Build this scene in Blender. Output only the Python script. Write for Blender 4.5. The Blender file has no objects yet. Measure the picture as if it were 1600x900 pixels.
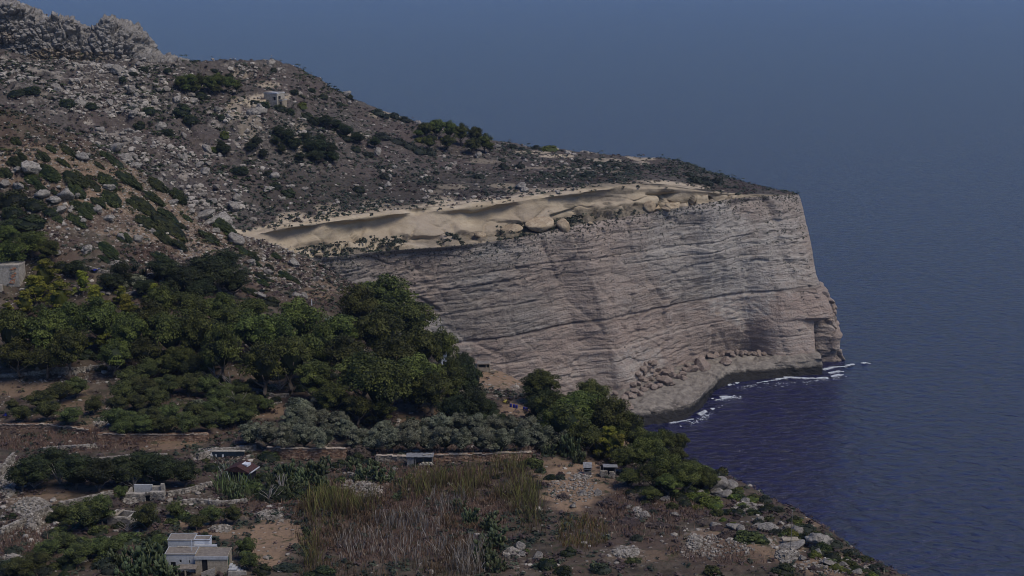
import bpy, bmesh, math, random
import numpy as np
from mathutils import Vector, Matrix, Euler
from mathutils.bvhtree import BVHTree

# ------------------------------------------------------------------ camera, sky, sun, exposure
C = bpy.context.scene.collection
S = bpy.context.scene
FPX, PITCH, HC = 2200.0, math.radians(13.05), 200.0
cam = bpy.data.cameras.new("camera"); camo = bpy.data.objects.new("camera", cam); C.objects.link(camo)
camo.location = (0, 0, HC); camo.rotation_euler = (math.radians(90) - PITCH, 0, 0)
cam.sensor_width = 36; cam.lens = 36 * FPX / 1600; cam.clip_start = 1; cam.clip_end = 120000
S.camera = camo
SUN_EL, SUN_AZ = math.radians(56), math.radians(125)      # azimuth clockwise from +Y (camera looks along +Y)
W = bpy.data.worlds.new("World"); S.world = W; W.use_nodes = True
nt = W.node_tree; nt.nodes.clear()
sky = nt.nodes.new("ShaderNodeTexSky"); sky.sky_type = 'NISHITA'; sky.sun_disc = False
sky.sun_elevation = SUN_EL; sky.sun_rotation = SUN_AZ; sky.altitude = 200; sky.air_density = 1.0; sky.dust_density = 1.5
hs = nt.nodes.new("ShaderNodeHueSaturation"); hs.inputs['Saturation'].default_value = 1.55; hs.inputs['Hue'].default_value = 0.515
bg = nt.nodes.new("ShaderNodeBackground"); bg.inputs['Strength'].default_value = 0.062
wo = nt.nodes.new("ShaderNodeOutputWorld")
nt.links.new(sky.outputs[0], hs.inputs['Color']); nt.links.new(hs.outputs[0], bg.inputs['Color']); nt.links.new(bg.outputs[0], wo.inputs['Surface'])
sun = bpy.data.lights.new("sun", 'SUN'); sun.energy = 1.5; sun.angle = math.radians(26); sun.color = (1.0, 0.925, 0.82)
suno = bpy.data.objects.new("sun", sun); C.objects.link(suno)
sd = Vector((math.sin(SUN_AZ) * math.cos(SUN_EL), math.cos(SUN_AZ) * math.cos(SUN_EL), math.sin(SUN_EL)))
suno.rotation_euler = sd.to_track_quat('Z', 'Y').to_euler(); suno.location = (0, 0, 400)
S.view_settings.view_transform = 'Standard'; S.view_settings.look = 'None'
S.cycles.use_denoising = True; S.cycles.filter_width = 1.0
S.view_settings.gamma = 1; S.view_settings.exposure = 0.74
random.seed(7); rng = np.random.default_rng(11)

# ------------------------------------------------------------------ numeric helpers
CP, SP = math.cos(PITCH), math.sin(PITCH)
def pt(px, py, Y):
    px = np.asarray(px, float); py = np.asarray(py, float); Y = np.asarray(Y, float)
    a = (px - 800) / FPX; b = (450 - py) / FPX
    dy = CP + b * SP; dz = -SP + b * CP
    return np.stack([a / dy * Y, Y + 0 * a, HC + dz / dy * Y], -1)
def ptz(px, py, z):
    b = (450 - np.asarray(py, float)) / FPX
    return pt(px, py, (np.asarray(z, float) - HC) * (CP + b * SP) / (-SP + b * CP))
def proj(P):
    x, y, z = P[..., 0], P[..., 1], P[..., 2] - HC
    f = y * CP - z * SP; u = y * SP + z * CP
    return 800 + FPX * x / f, 450 - FPX * u / f
def raydir(px, py):
    a = (px - 800) / FPX; b = (450 - py) / FPX
    return Vector((a, CP + b * SP, -SP + b * CP)).normalized()
def sstep(a, b, x):
    t = np.clip((x - a) / (b - a), 0, 1); return t * t * (3 - 2 * t)
def pchip(x, y, q):
    x = np.asarray(x, float); y = np.asarray(y, float); h = np.diff(x); d = np.diff(y) / h
    m = np.zeros_like(x); m[0] = d[0]; m[-1] = d[-1]
    for i in range(1, len(x) - 1):
        if d[i-1] * d[i] > 0:
            w1 = 2 * h[i] + h[i-1]; w2 = h[i] + 2 * h[i-1]; m[i] = (w1 + w2) / (w1 / d[i-1] + w2 / d[i])
    i = np.clip(np.searchsorted(x, q) - 1, 0, len(x) - 2); t = (q - x[i]) / h[i]
    return ((1+2*t)*(1-t)**2)*y[i] + t*(1-t)**2*h[i]*m[i] + t*t*(3-2*t)*y[i+1] + t*t*(t-1)*h[i]*m[i+1]
def hsh(ix, iy, iz, s=0):
    h = (ix.astype(np.int64) * 374761393 + iy.astype(np.int64) * 668265263 + iz.astype(np.int64) * 2147483647 + s * 974634777) & 0xffffffff
    h = ((h ^ (h >> 13)) * 1274126177) & 0xffffffff
    h = ((h ^ (h >> 16)) * 2246822519) & 0xffffffff
    return ((h ^ (h >> 15)) & 0xffffff) / float(0xffffff)
def vn(P, s=0):
    i = np.floor(P).astype(np.int64); f = P - i; f = f * f * (3 - 2 * f); r = 0
    for dx in (0, 1):
        for dy in (0, 1):
            for dz in (0, 1):
                w = (f[..., 0] if dx else 1 - f[..., 0]) * (f[..., 1] if dy else 1 - f[..., 1]) * (f[..., 2] if dz else 1 - f[..., 2])
                r = r + w * hsh(i[..., 0] + dx, i[..., 1] + dy, i[..., 2] + dz, s)
    return r * 2 - 1
def fbm(P, o=4, s=0, g=0.5):
    r = 0; a = 1.0; t = 0
    for k in range(o):
        r = r + a * vn(P * (2.03 ** k) + 17.3 * k, s + k); t += a; a *= g
    return r / t
def worley(P, s=0):
    i = np.floor(P).astype(np.int64); F1 = np.full(P.shape[:-1], 9.0); F2 = F1.copy(); ID = np.zeros_like(F1)
    for dx in (-1, 0, 1):
        for dy in (-1, 0, 1):
            for dz in (-1, 0, 1):
                j = i + np.array([dx, dy, dz])
                c = j + np.stack([hsh(j[..., 0], j[..., 1], j[..., 2], s + q) for q in (1, 2, 3)], -1)
                d = ((P - c) ** 2).sum(-1); hid = hsh(j[..., 0], j[..., 1], j[..., 2], s + 9)
                n = d < F1
                F2 = np.where(n, F1, np.minimum(F2, d)); ID = np.where(n, hid, ID); F1 = np.where(n, d, F1)
    return np.sqrt(F1), np.sqrt(F2), ID
def mesh_np(name, V, F, smooth=True, cols=None):
    V = np.ascontiguousarray(V, np.float32).reshape(-1, 3); F = np.ascontiguousarray(F, np.int32); k = F.shape[1]
    me = bpy.data.meshes.new(name); me.vertices.add(len(V)); me.vertices.foreach_set('co', V.ravel())
    me.loops.add(F.size); me.loops.foreach_set('vertex_index', F.ravel())
    me.polygons.add(len(F)); me.polygons.foreach_set('loop_start', np.arange(0, F.size, k, dtype=np.int32))
    me.polygons.foreach_set('use_smooth', np.full(len(F), smooth))
    for n, c in (cols or {}).items():
        c = np.asarray(c, np.float32)
        if c.ndim == 1: c = np.stack([c, c, c], -1)
        a = me.color_attributes.new(n, 'FLOAT_COLOR', 'POINT')
        a.data.foreach_set('color', np.concatenate([c.reshape(-1, 3), np.ones((len(V), 1), np.float32)], 1).ravel())
    me.update(); me.validate(); return me
def grid_faces(R, Cn):
    i = np.arange(R * Cn).reshape(R, Cn)
    return np.stack([i[:-1, :-1], i[:-1, 1:], i[1:, 1:], i[1:, :-1]], -1).reshape(-1, 4)
def grid_normals(P):
    n = np.cross(np.gradient(P, axis=1), np.gradient(P, axis=0)); n /= np.linalg.norm(n, axis=-1, keepdims=True) + 1e-9
    return n

# ------------------------------------------------------------------ object helpers
def link(o, parent=None):
    C.objects.link(o)
    if parent: o.parent = parent
    return o
def obj(name, me, m=None, parent=None):
    o = bpy.data.objects.new(name, me)
    if m and not me.materials: me.materials.append(m)
    return link(o, parent)
def tag(o, label, cat, group=None):
    o['label'] = label; o['category'] = cat
    if group: o['group'] = group
    return o
def structure(name, me, m):
    o = obj(name, me, m); o['kind'] = 'structure'; return o
def stuff(o): o['kind'] = 'stuff'; return o
def empty(name, loc, rz=0, sc=(1, 1, 1)):
    o = bpy.data.objects.new(name, None); link(o); o.location = loc; o.rotation_euler = (0, 0, rz); o.scale = sc
    o.empty_display_size = .5; return o

# ------------------------------------------------------------------ materials
class NB:
    def __init__(s, name, rough=.9, spec=.15):
        s.m = bpy.data.materials.new(name); s.m.use_nodes = True; s.t = s.m.node_tree; s.b = s.t.nodes['Principled BSDF']
        s.b.inputs['Roughness'].default_value = rough; s.b.inputs['Specular IOR Level'].default_value = spec
        s.pos = None
    def n(s, typ, **kw):
        x = s.t.nodes.new(typ)
        for k, v in kw.items(): setattr(x, k, v)
        return x
    def l(s, a, b): s.t.links.new(a, b)
    def P(s, obj=False):
        if s.pos is None: s.pos = s.n('ShaderNodeNewGeometry').outputs['Position'] if not obj else s.n('ShaderNodeTexCoord').outputs['Object']
        return s.pos
    def noise(s, scale=(1, 1, 1), det=4, rough=.55, vec=None, dist=0):
        mp = s.n('ShaderNodeMapping'); mp.inputs['Scale'].default_value = scale; s.l(vec or s.P(), mp.inputs['Vector'])
        x = s.n('ShaderNodeTexNoise'); x.inputs['Scale'].default_value = 1; x.inputs['Detail'].default_value = det
        x.inputs['Roughness'].default_value = rough; x.inputs['Distortion'].default_value = dist; s.l(mp.outputs[0], x.inputs['Vector'])
        return x.outputs['Fac']
    def voro(s, scale=(1, 1, 1), feat='F1', out='Distance'):
        mp = s.n('ShaderNodeMapping'); mp.inputs['Scale'].default_value = scale; s.l(s.P(), mp.inputs['Vector'])
        x = s.n('ShaderNodeTexVoronoi', feature=feat); x.inputs['Scale'].default_value = 1; s.l(mp.outputs[0], x.inputs['Vector'])
        return x.outputs[out]
    def ramp(s, f, *st):
        r = s.n('ShaderNodeValToRGB'); e = r.color_ramp.elements
        while len(e) < len(st): e.new(.5)
        for q, (p, c) in zip(e, st): q.position = p; q.color = (c, c, c, 1) if not isinstance(c, tuple) else (*c, 1)
        s.l(f, r.inputs[0]); return r.outputs[0]
    def mix(s, f, a, b, mode='MIX'):
        x = s.n('ShaderNodeMix', data_type='RGBA', blend_type=mode)
        for i, v in ((0, f), (6, a), (7, b)):
            if isinstance(v, (int, float)): x.inputs[i].default_value = v
            elif isinstance(v, tuple): x.inputs[i].default_value = (*v, 1)
            else: s.l(v, x.inputs[i])
        return x.outputs[2]
    def math(s, op, a, b=0.0):
        x = s.n('ShaderNodeMath', operation=op)
        for i, v in ((0, a), (1, b)):
            if isinstance(v, (int, float)): x.inputs[i].default_value = v
            else: s.l(v, x.inputs[i])
        return x.outputs[0]
    def attr(s, name, ch=None):
        x = s.n('ShaderNodeAttribute', attribute_name=name)
        if ch is None: return x.outputs['Color']
        q = s.n('ShaderNodeSeparateColor'); s.l(x.outputs['Color'], q.inputs[0]); return q.outputs[ch]
    def rand(s): return s.n('ShaderNodeObjectInfo').outputs['Random']
    def col(s, c):
        if isinstance(c, tuple): s.b.inputs['Base Color'].default_value = (*c, 1)
        else: s.l(c, s.b.inputs['Base Color'])
        return s
    def bump(s, h, strength=.5, dist=1.0):
        x = s.n('ShaderNodeBump'); x.inputs['Strength'].default_value = strength; x.inputs['Distance'].default_value = dist
        s.l(h, x.inputs['Height']); s.l(x.outputs[0], s.b.inputs['Normal']); return s

def m_ground():
    k = NB('terrace_ground', .95, .05)
    n1 = k.noise((.35, .35, .35), 6); n2 = k.noise((1.3, 1.3, 1.3), 5, .7); n3 = k.noise((.09, .09, .09), 3)
    c = k.mix(k.ramp(n1, (.35, 0.), (.62, 1.)), (.045, .037, .028), (.105, .085, .064))
    c = k.mix(k.ramp(n3, (.42, 0.), (.6, .7)), c, (.085, .058, .045))
    soil = k.mix(n2, (.155, .10, .064), (.29, .205, .135))
    c = k.mix(k.attr('zone', 0), c, soil)
    dry = k.mix(n2, (.06, .041, .032), (.12, .083, .064))
    c = k.mix(k.attr('zone', 1), c, dry)
    st = k.mix(k.ramp(k.voro((.9, .9, .9), 'F1'), (.25, 1.), (.5, 0.)), (.09, .072, .055), (.29, .25, .205))
    c = k.mix(k.math('MULTIPLY', k.attr('zone', 2), .6), c, st)
    sp = k.ramp(k.voro((.55, .55, .8), 'F1'), (.13, 1.), (.24, 0.))
    c = k.mix(k.math('MULTIPLY', sp, k.ramp(n1, (.45, 0.), (.6, .85))), c, (.33, .3, .26))
    gr = k.ramp(k.noise((.5, .5, .5), 4, .6, None, .5), (.56, 0.), (.66, .8))
    c = k.mix(gr, c, (.038, .045, .022))
    k.col(c); k.bump(k.mix(.5, n2, sp), 1.0, .6); return k.m
def m_headland():
    k = NB('headland_scrub', .95, .05)
    n1 = k.noise((.12, .12, .16), 6, .6); n2 = k.noise((.55, .55, .7), 5, .7); n3 = k.noise((.03, .03, .03), 4)
    c = k.mix(k.ramp(n2, (.36, 0.), (.66, 1.)), (.045, .040, .036), (.13, .115, .10))
    c = k.mix(k.ramp(n3, (.4, 0.), (.62, .7)), c, (.085, .066, .058))
    c = k.mix(k.ramp(k.noise((.35, .35, .5), 5, .7, None, .4), (.56, 0.), (.64, .9)), c, (.035, .034, .025))
    rock = k.mix(n2, (.17, .145, .12), (.37, .33, .28))
    rk = k.math('ADD', k.math('MULTIPLY', k.attr('zone', 2), .05), n1)
    c = k.mix(k.ramp(rk, (.62, 0.), (.72, .9)), c, rock)
    tan = k.mix(n2, (.30, .24, .165), (.49, .42, .32))
    c = k.mix(k.attr('zone', 0), c, tan)
    dk = k.mix(n2, (.03, .028, .022), (.06, .053, .044))
    c = k.mix(k.math('MULTIPLY', k.attr('zone', 1), .85), c, dk)
    k.col(c); k.bump(k.mix(.5, n2, n1), 1.0, 1.6); return k.m
def m_cliff():
    k = NB('cliff_limestone', .92, .08)
    big = k.noise((.02, .02, .03), 4); n2 = k.noise((.3, .3, .5), 6, .65)
    ps = k.n('ShaderNodeSeparateXYZ'); k.l(k.P(), ps.inputs[0])
    warp = k.noise((.025, .025, .02), 3)
    zz = k.math('ADD', ps.outputs[2], k.math('MULTIPLY', warp, 9.0))
    def band(f, sc):
        v = k.n('ShaderNodeCombineXYZ'); k.l(k.math('MULTIPLY', zz, f), v.inputs[2])
        m2 = k.n('ShaderNodeVectorMath', operation='MULTIPLY_ADD'); k.l(k.P(), m2.inputs[0]); m2.inputs[1].default_value = (sc, sc, 0); k.l(v.outputs[0], m2.inputs[2])
        x = k.n('ShaderNodeTexNoise'); x.inputs['Scale'].default_value = 1; x.inputs['Detail'].default_value = 6; x.inputs['Roughness'].default_value = .65
        k.l(m2.outputs[0], x.inputs['Vector']); return x.outputs['Fac']
    b1 = band(.28, .006); b2 = band(1.1, .02)
    c = k.mix(k.ramp(b1, (.35, 0.), (.65, 1.)), (.25, .217, .183), (.37, .338, .298))
    c = k.mix(k.ramp(big, (.42, 0.), (.62, .75)), c, (.345, .275, .225))
    c = k.mix(k.ramp(b2, (.54, 0.), (.72, .3)), c, (.14, .115, .10))
    c = k.mix(k.ramp(b1, (.47, 0.), (.495, .55), (.505, .55), (.53, 0.)), c, (.12, .097, .085))            # thin bedding joints
    n5 = k.noise((.9, .9, 1.1), 4, .75)
    c = k.mix(k.ramp(n2, (.5, 0.), (.72, .5)), c, (.42, .385, .345)); c = k.mix(k.ramp(n5, (.56, 0.), (.7, .6)), c, (.10, .085, .075))
    low = k.ramp(k.math('MULTIPLY', zz, .01), (.415, 1.), (.445, 0.))      # pinker beds under the main joint
    c = k.mix(k.math('MULTIPLY', low, k.ramp(n2, (.3, .65), (.7, .25))), c, (.325, .245, .20))
    jt = k.ramp(k.math('MULTIPLY', zz, .01), (.424, 0.), (.429, .7), (.432, .7), (.437, 0.)); c = k.mix(jt, c, (.09, .07, .06))
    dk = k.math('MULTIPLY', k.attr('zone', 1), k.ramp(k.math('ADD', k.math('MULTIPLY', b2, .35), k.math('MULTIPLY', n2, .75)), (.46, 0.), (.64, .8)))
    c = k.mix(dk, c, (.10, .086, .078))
    c = k.mix(k.math('MULTIPLY', k.attr('zone', 0), k.ramp(n2, (.35, .2), (.6, .9))), c, (.42, .39, .35))
    dots = k.ramp(k.noise((.5, .5, .55), 3, .7), (.6, 0.), (.68, .9))
    c = k.mix(k.math('MULTIPLY', k.attr('zone', 2), dots), c, (.035, .034, .026))
    k.col(c); k.bump(k.mix(.8, b2, k.mix(.5, n2, n5)), 1.0, 2.6); return k.m
def m_cream():
    k = NB('cream_limestone', .9, .08)
    n2 = k.noise((.12, .12, .5), 5, .6); n1 = k.noise((.05, .05, .06), 3); n3 = k.noise((.5, .5, .6), 5, .7)
    c = k.mix(k.ramp(n2, (.35, 0.), (.65, 1.)), (.31, .25, .17), (.43, .365, .265))
    c = k.mix(k.ramp(n1, (.45, 0.), (.62, .7)), c, (.31, .26, .205))
    c = k.mix(k.ramp(n3, (.55, 0.), (.75, .5)), c, (.22, .17, .12))
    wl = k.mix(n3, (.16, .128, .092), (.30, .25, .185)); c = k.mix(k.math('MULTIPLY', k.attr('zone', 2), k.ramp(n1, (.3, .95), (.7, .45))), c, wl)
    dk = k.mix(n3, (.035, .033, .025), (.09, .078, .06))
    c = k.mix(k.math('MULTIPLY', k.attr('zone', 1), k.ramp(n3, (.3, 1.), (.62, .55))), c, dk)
    k.col(c); k.bump(k.mix(.5, n2, n3), .8, .8); return k.m
def m_platform():
    k = NB('shore_rock', .85, .2)
    n2 = k.noise((.3, .3, .5), 6, .7); ps = k.n('ShaderNodeSeparateXYZ'); k.l(k.P(), ps.inputs[0])
    c = k.mix(k.ramp(n2, (.35, 0.), (.65, 1.)), (.12, .105, .09), (.27, .24, .20))
    h = k.math('ADD', ps.outputs[2], k.math('MULTIPLY', n2, 4.0))
    c = k.mix(k.ramp(k.math('MULTIPLY', h, .1), (.56, 1.), (.72, 0.)), c, (.02, .018, .016))   # black tidal crust
    k.col(c); k.bump(n2, 1.0, 1.2); return k.m
def m_rock(name, a, b, d):
    k = NB(name, .92, .08); k.P(True)
    r = k.rand(); n = k.noise((1.6, 1.6, 2.2), 6, .7); n2 = k.noise((5, 5, 5), 4, .7)
    c = k.mix(k.ramp(n, (.35, 0.), (.65, 1.)), a, b); c = k.mix(k.ramp(n2, (.48, 0.), (.62, .9)), c, d)
    c = k.mix(k.math('MULTIPLY', r, .45), c, tuple(x * .62 for x in a))
    k.col(c); k.bump(k.mix(.5, n, n2), 1.0, .6); return k.m
def m_rubble(name, a, b, d):
    k = NB(name, .92, .08)
    n = k.noise((.9, .9, .9), 4, .7); 
    c = k.mix(k.attr('tint', 0), a, b); c = k.mix(k.ramp(n, (.5, 0.), (.66, .75)), c, d)
    k.col(c); k.bump(n, .8, .3); return k.m
def m_leaf(name, a, b, var=.5, rough=.65):
    k = NB(name, rough, .18)
    c = k.mix(k.attr('tint', 0), a, b)
    r = k.rand(); hs = k.n('ShaderNodeHueSaturation')
    k.l(k.math('ADD', k.math('MULTIPLY', r, .05), .465), hs.inputs['Hue'])
    k.l(k.math('ADD', k.math('MULTIPLY', r, var), 1 - var * .55), hs.inputs['Value']); k.l(c, hs.inputs['Color'])
    k.col(hs.outputs[0]); return k.m
def m_plain(name, a, b, sc=1.5, rough=.85, bump=.4):
    k = NB(name, rough, .15); k.P(True)
    n = k.noise((sc, sc, sc), 6, .65); n2 = k.noise((sc * .35, sc * .35, sc * .2), 3)
    c = k.mix(k.ramp(n, (.36, 0.), (.66, 1.)), a, b); c = k.mix(k.ramp(n2, (.5, 0.), (.7, .5)), c, tuple(x * .6 for x in a))
    k.col(c); k.bump(n, bump, .06); return k.m
def m_tinted(name, rough=.8):
    k = NB(name, rough, .1); k.l(k.attr('tint'), k.b.inputs['Base Color']); return k.m
M = dict(ground=m_ground(), head=m_headland(), cliff=m_cliff(), cream=m_cream(), plat=m_platform(),
    grey=m_rock('grey_boulder', (.21, .19, .165), (.38, .355, .315), (.10, .09, .08)),
    creamrock=m_rock('cream_boulder', (.33, .255, .165), (.47, .39, .275), (.25, .19, .13)),
    pinkrock=m_rock('fallen_rock', (.24, .185, .15), (.34, .285, .24), (.13, .105, .09)),
    rubble=m_rubble('rubble_stone', (.17, .15, .125), (.38, .345, .295), (.10, .088, .074)),
    redstone=m_rubble('red_wall_stone', (.15, .085, .055), (.31, .225, .16), (.10, .06, .04)),
    palestone=m_rubble('pale_wall_stone', (.13, .115, .095), (.33, .30, .255), (.08, .07, .058)),
    euca=m_leaf('eucalyptus_leaf', (.009, .015, .004), (.108, .128, .028), .85),
    pine=m_leaf('pine_needle', (.035, .045, .006), (.21, .215, .025)),
    carob=m_leaf('carob_leaf', (.005, .009, .004), (.04, .052, .017)),
    olive=m_leaf('olive_leaf', (.018, .023, .012), (.21, .22, .145), .3),
    citrus=m_leaf('orchard_leaf', (.010, .015, .005), (.088, .105, .03), .6),
    mat=m_leaf('mat_shrub_leaf', (.008, .014, .004), (.05, .062, .016), .5),
    dark=m_leaf('dark_scrub_leaf', (.016, .021, .014), (.045, .054, .034), .6),
    lime=m_leaf('lime_shrub_leaf', (.03, .042, .008), (.14, .165, .03), .3),
    brown=m_leaf('dry_scrub_twig', (.045, .034, .028), (.115, .088, .072), .5),
    reed=m_tinted('reed_blade'),
    cactus=m_leaf('prickly_pear_pad', (.010, .020, .008), (.10, .125, .06), .3, .5),
    bark=m_plain('tree_bark', (.07, .055, .045), (.16, .135, .11), 3),
    deadwood=m_plain('dead_wood', (.17, .15, .135), (.30, .28, .26), 3),
)
# ------------------------------------------------------------------ sea, with broken wave relief
def m_sea():
    k = NB('sea_water', .22, .66); k.b.inputs['IOR'].default_value = 1.37
    w1 = k.noise((.16, .26, 1), 5, .62, None, .4); w2 = k.noise((.6, .8, 1), 3, .6)
    w0 = k.ramp(w1, (.30, 0.), (.56, .75), (.75, 1.))
    h = k.math('ADD', k.math('MULTIPLY', w0, 1.5), k.math('MULTIPLY', w2, .5)); k.bump(h, 1.0, 1.15)
    k.col(k.mix(w0, (.002, .002, .016), (.007, .007, .062))); return k.m
M['sea'] = m_sea()
ys = np.concatenate([[-2000, 0], np.linspace(200, 2500, 60), np.geomspace(2700, 30000, 20)]); xs = np.concatenate([[-30000, -12000, -5000], np.linspace(-1500, 1500, 25), [5000, 12000, 30000]])
gx, gy = np.meshgrid(xs, ys); structure('sea', mesh_np('sea', np.stack([gx, gy, 0 * gx], -1), grid_faces(len(ys), len(xs))), M['sea'])

# ------------------------------------------------------------------ headland: slope, limestone band, cliff, shore platform
PX0 = -120.0
def curve(pts, n, z=False, x0=None):
    p = np.array(pts, float); u = np.linspace(0, 1, n); lo = p[0, 0] if x0 is None else x0
    uu = (p[:, 0] - lo) / (p[-1, 0] - lo)
    q = [pchip(uu, p[:, i], u) for i in range(3)]
    return (ptz if z else pt)(q[0], q[1], q[2]), q
def loft(cs, ns):
    rows = []
    for a, b, n in zip(cs[:-1], cs[1:], ns):
        t = (np.arange(n) / n)[:, None, None]; rows.append(a[None] * (1 - t) + b[None] * t)
    rows.append(cs[-1][None]); return np.concatenate(rows, 0)
def wrap(P, m=14, off=(2, 130, 0)):
    Q = wrap0(P, m, off); Q[:, -m:, 2] = np.maximum(Q[:, -m:, 2], -5); return Q
def wrap0(P, m=14, off=(2, 130, 0)):
    w = (np.arange(1, m + 1) / m)[None, :, None] * np.array(off, float)
    return np.concatenate([P, P[:, -1:] + w], 1)
def zonemap(P, patches, ch=3):
    """patches (bare earth, scrub, stain, painted shade): each a noisy ellipse centred where the sight line at its pixel meets the surface"""
    u, v = proj(P); Z = np.zeros(P.shape[:-1] + (ch,))
    wob = fbm(P * .12, 4, 5); wob2 = fbm(P * .45, 3, 8)
    for (cx, cy, rx, ry, c, s) in patches:
        d = np.sqrt(((u - cx) / rx) ** 2 + ((v - cy) / ry) ** 2) + wob * .45 + wob2 * .25
        Z[..., c] = np.maximum(Z[..., c], s * (1 - sstep(.8, 1.08, d)))
    return Z
NC = 560
H0, q0 = curve([(-120,62,640),(0,78,640),(120,92,640),(215,93,645),(270,97,655),(330,95,680),(400,93,700),(430,97,710),(470,110,715),(500,125,720),(540,148,727),(560,158,730),(640,185,740),(720,208,745),(800,224,750),(880,235,755),(960,242,755),(1050,250,755),(1120,272,750),(1200,294,735),(1246,302,722)], NC)
HM, _ = curve([(-120,170,555),(0,180,560),(200,215,575),(300,230,590),(430,248,602),(560,262,642),(720,268,675),(850,264,697),(940,264,705),(1050,270,710),(1120,283,713),(1200,297.5,718),(1246,302.5,721.5)], NC)
H1, q1 = curve([(-120,330,500),(0,340,500),(200,350,515),(300,352,525),(400,360,540),(440,352,550),(500,343,565),(600,330,590),(720,320,610),(850,303,635),(940,292,650),(1020,287,663),(1100,296,674),(1160,303,690),(1220,304.5,710),(1247,303.3,722.5)], NC)
C0, qc = curve([(-120,430,470),(200,420,495),(400,404,522),(500,402,543),(600,392,565),(700,385,583),(800,373,605),(900,352,630),(1000,335,648),(1100,318,668),(1160,309,686),(1220,305.6,708),(1248,303.7,721)], NC)
CB, _ = curve([(-120,700,500),(200,700,535),(400,695,548),(600,680,575),(800,645,603),(900,628,618),(960,613,628),(1000,600,632),(1060,585,648),(1110,561,672),(1170,553,684),(1225,558,676),(1282,562,680)], NC)
uc = np.linspace(0, 1, NC)
# slope
A = H0 + np.array([0, 60, -45.]); B = H0 + np.array([0, 160, 0]); B[:, 2] = -4
sl = []
for t in np.linspace(0, 1, 130)[:-1]:
    w0 = (t - .55) * (t - 1) / .55; w1 = t * (t - 1) / (.55 * -.45); w2 = t * (t - .55) / .45
    sl.append(H0 * w0 + HM * w1 + H1 * w2)
P = np.concatenate([loft([B, A, H0], [6, 10])[:-1], np.array(sl), H1[None]], 0); P = wrap(P, off=(2, 130, -60))
N = grid_normals(P); N *= np.sign(N[..., 2:3] + 1e-9)
edge = np.ones(P.shape[0]); edge[-4:] = [.75, .5, .25, 0.]
rocky = 1 - sstep(350, 620, proj(P)[0])
d = fbm(P * .03, 3, 1) * 1.6 + fbm(P * .12, 4, 2) * (1.0 + .8 * rocky) + np.abs(fbm(P * .35, 3, 3)) * (.8 + .9 * rocky)
F1, F2, ID = worley(P * np.array([.06, .1, .14]), 15); d += rocky * ((ID - .5) * 3.0 - .8 * (1 - sstep(0, .15, F2 - F1)))
right = sstep(1000, 1246, np.minimum(proj(P)[0], 1246)); d *= (1 - .85 * right)
P = P + N * (d * edge[:, None])[..., None]
hpatch = [(120,130,240,40,2,.9),(150,170,240,50,2,1.),(120,230,220,60,2,.9),(260,230,130,70,2,.6),(330,260,140,60,2,.45),(20,110,120,30,2,.8),
    (430,150,30,6,0,.8),(398,158,34,8,0,.9),(420,133,20,4,0,.8),(375,118,18,5,0,.5),(365,170,14,22,0,.5),(390,200,20,30,0,.3),(470,215,10,30,0,.5),(560,212,20,5,0,.6),(600,180,25,6,0,.5),(640,170,15,5,0,.4),
    (460,340,26,10,0,.9),(512,326,22,9,0,1.),(586,322,24,10,0,1.),(690,312,22,7,0,1.),(740,313,8,5,0,.9),(770,312,10,6,0,.9),(710,292,24,4,0,.8),(785,290,20,4,0,.8),(680,300,12,4,0,.6),
    (1030,288,28,6,0,.9),(870,244,28,3.5,0,.9),(830,238,26,3,0,.7),(945,250,30,4,0,.6),(1000,246,26,5,0,.7),(1005,255,10,3,0,.6),(880,262,60,2.2,0,.35),(930,268,60,2.2,0,.35),(760,252,30,4,0,.3),(850,298,60,4,0,.6),(900,312,30,5,0,.4),
    (560,300,160,30,1,.7),(700,285,120,16,1,.5),(850,282,90,12,1,.5),(950,285,70,14,1,.6),(470,300,90,34,1,.5),(1100,270,60,14,1,.4),(1160,292,50,10,1,.5),(960,262,60,8,1,.4),(720,300,40,8,1,.6),(640,300,60,20,1,.5)]
Z = zonemap(P, hpatch); uu, vv = proj(P)
line = 1 - sstep(1.0, 4.5, np.abs(vv - np.interp(uu, q1[0], q1[1]) + 3 + 2.5 * fbm(P * .1, 3, 4)))
Z[..., 0] = np.maximum(Z[..., 0], line * ((uu > 395) & (uu < 1110)) * (P[..., 1] < 690))
HEAD = P; RH, CH = P.shape[:2]
structure('headland', mesh_np('headland', P, grid_faces(RH, CH), True, {'zone': Z.reshape(-1, 3)}), M['head'])

# limestone band with its hollowed overhang and ledge
px = q1[0]
w = sstep(395, 450, px) * (1 - sstep(900, 985, px)); wb = sstep(380, 430, px) * (1 - sstep(1120, 1200, px))
wv_ = .62 + 1.3 * fbm(np.stack([px * .018, 0 * px, 0 * px + 3], -1), 3, 33)
w *= wv_
def toward(t, dy, dpy=0):
    py = q1[1] * (1 - t) + qc[1] * t + dpy; Y = q1[2] * (1 - t) + qc[2] * t + dy
    return pt(q1[0] * (1 - t) + qc[0] * t, py, Y)
L1 = toward(.10, -1.5 * w + 1.0 * (1 - w) * wb); L2 = toward(.18, 4.5 * w + 1.2 * (1 - w) * wb); L2b = toward(.40, 8.0 * w + 4.2 * (1 - w) * wb); L3 = toward(.6, 9.8 * w + 7.0 * (1 - w) * wb)
L4 = toward(.80, 10.3 * wb); L5 = toward(.89, 5.0 * wb)
C0w = C0
P = loft([H1, L1, L2, L2b, L3, L4, L5, C0w], [8, 10, 16, 16, 18, 8, 8])
for _ in range(10):
    Q = P.copy(); Q[10:-6] = (P[9:-7] + 2 * P[10:-6] + P[11:-5]) / 4; P = Q
P = wrap(P, off=(2, 130, -60))
N = grid_normals(P); N *= np.where(N[..., 1:2] > 0, -1, 1)
e = np.ones(P.shape[0]); e[:3] = [0, .4, .8]; e[-3:] = [.8, .4, 0]
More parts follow.
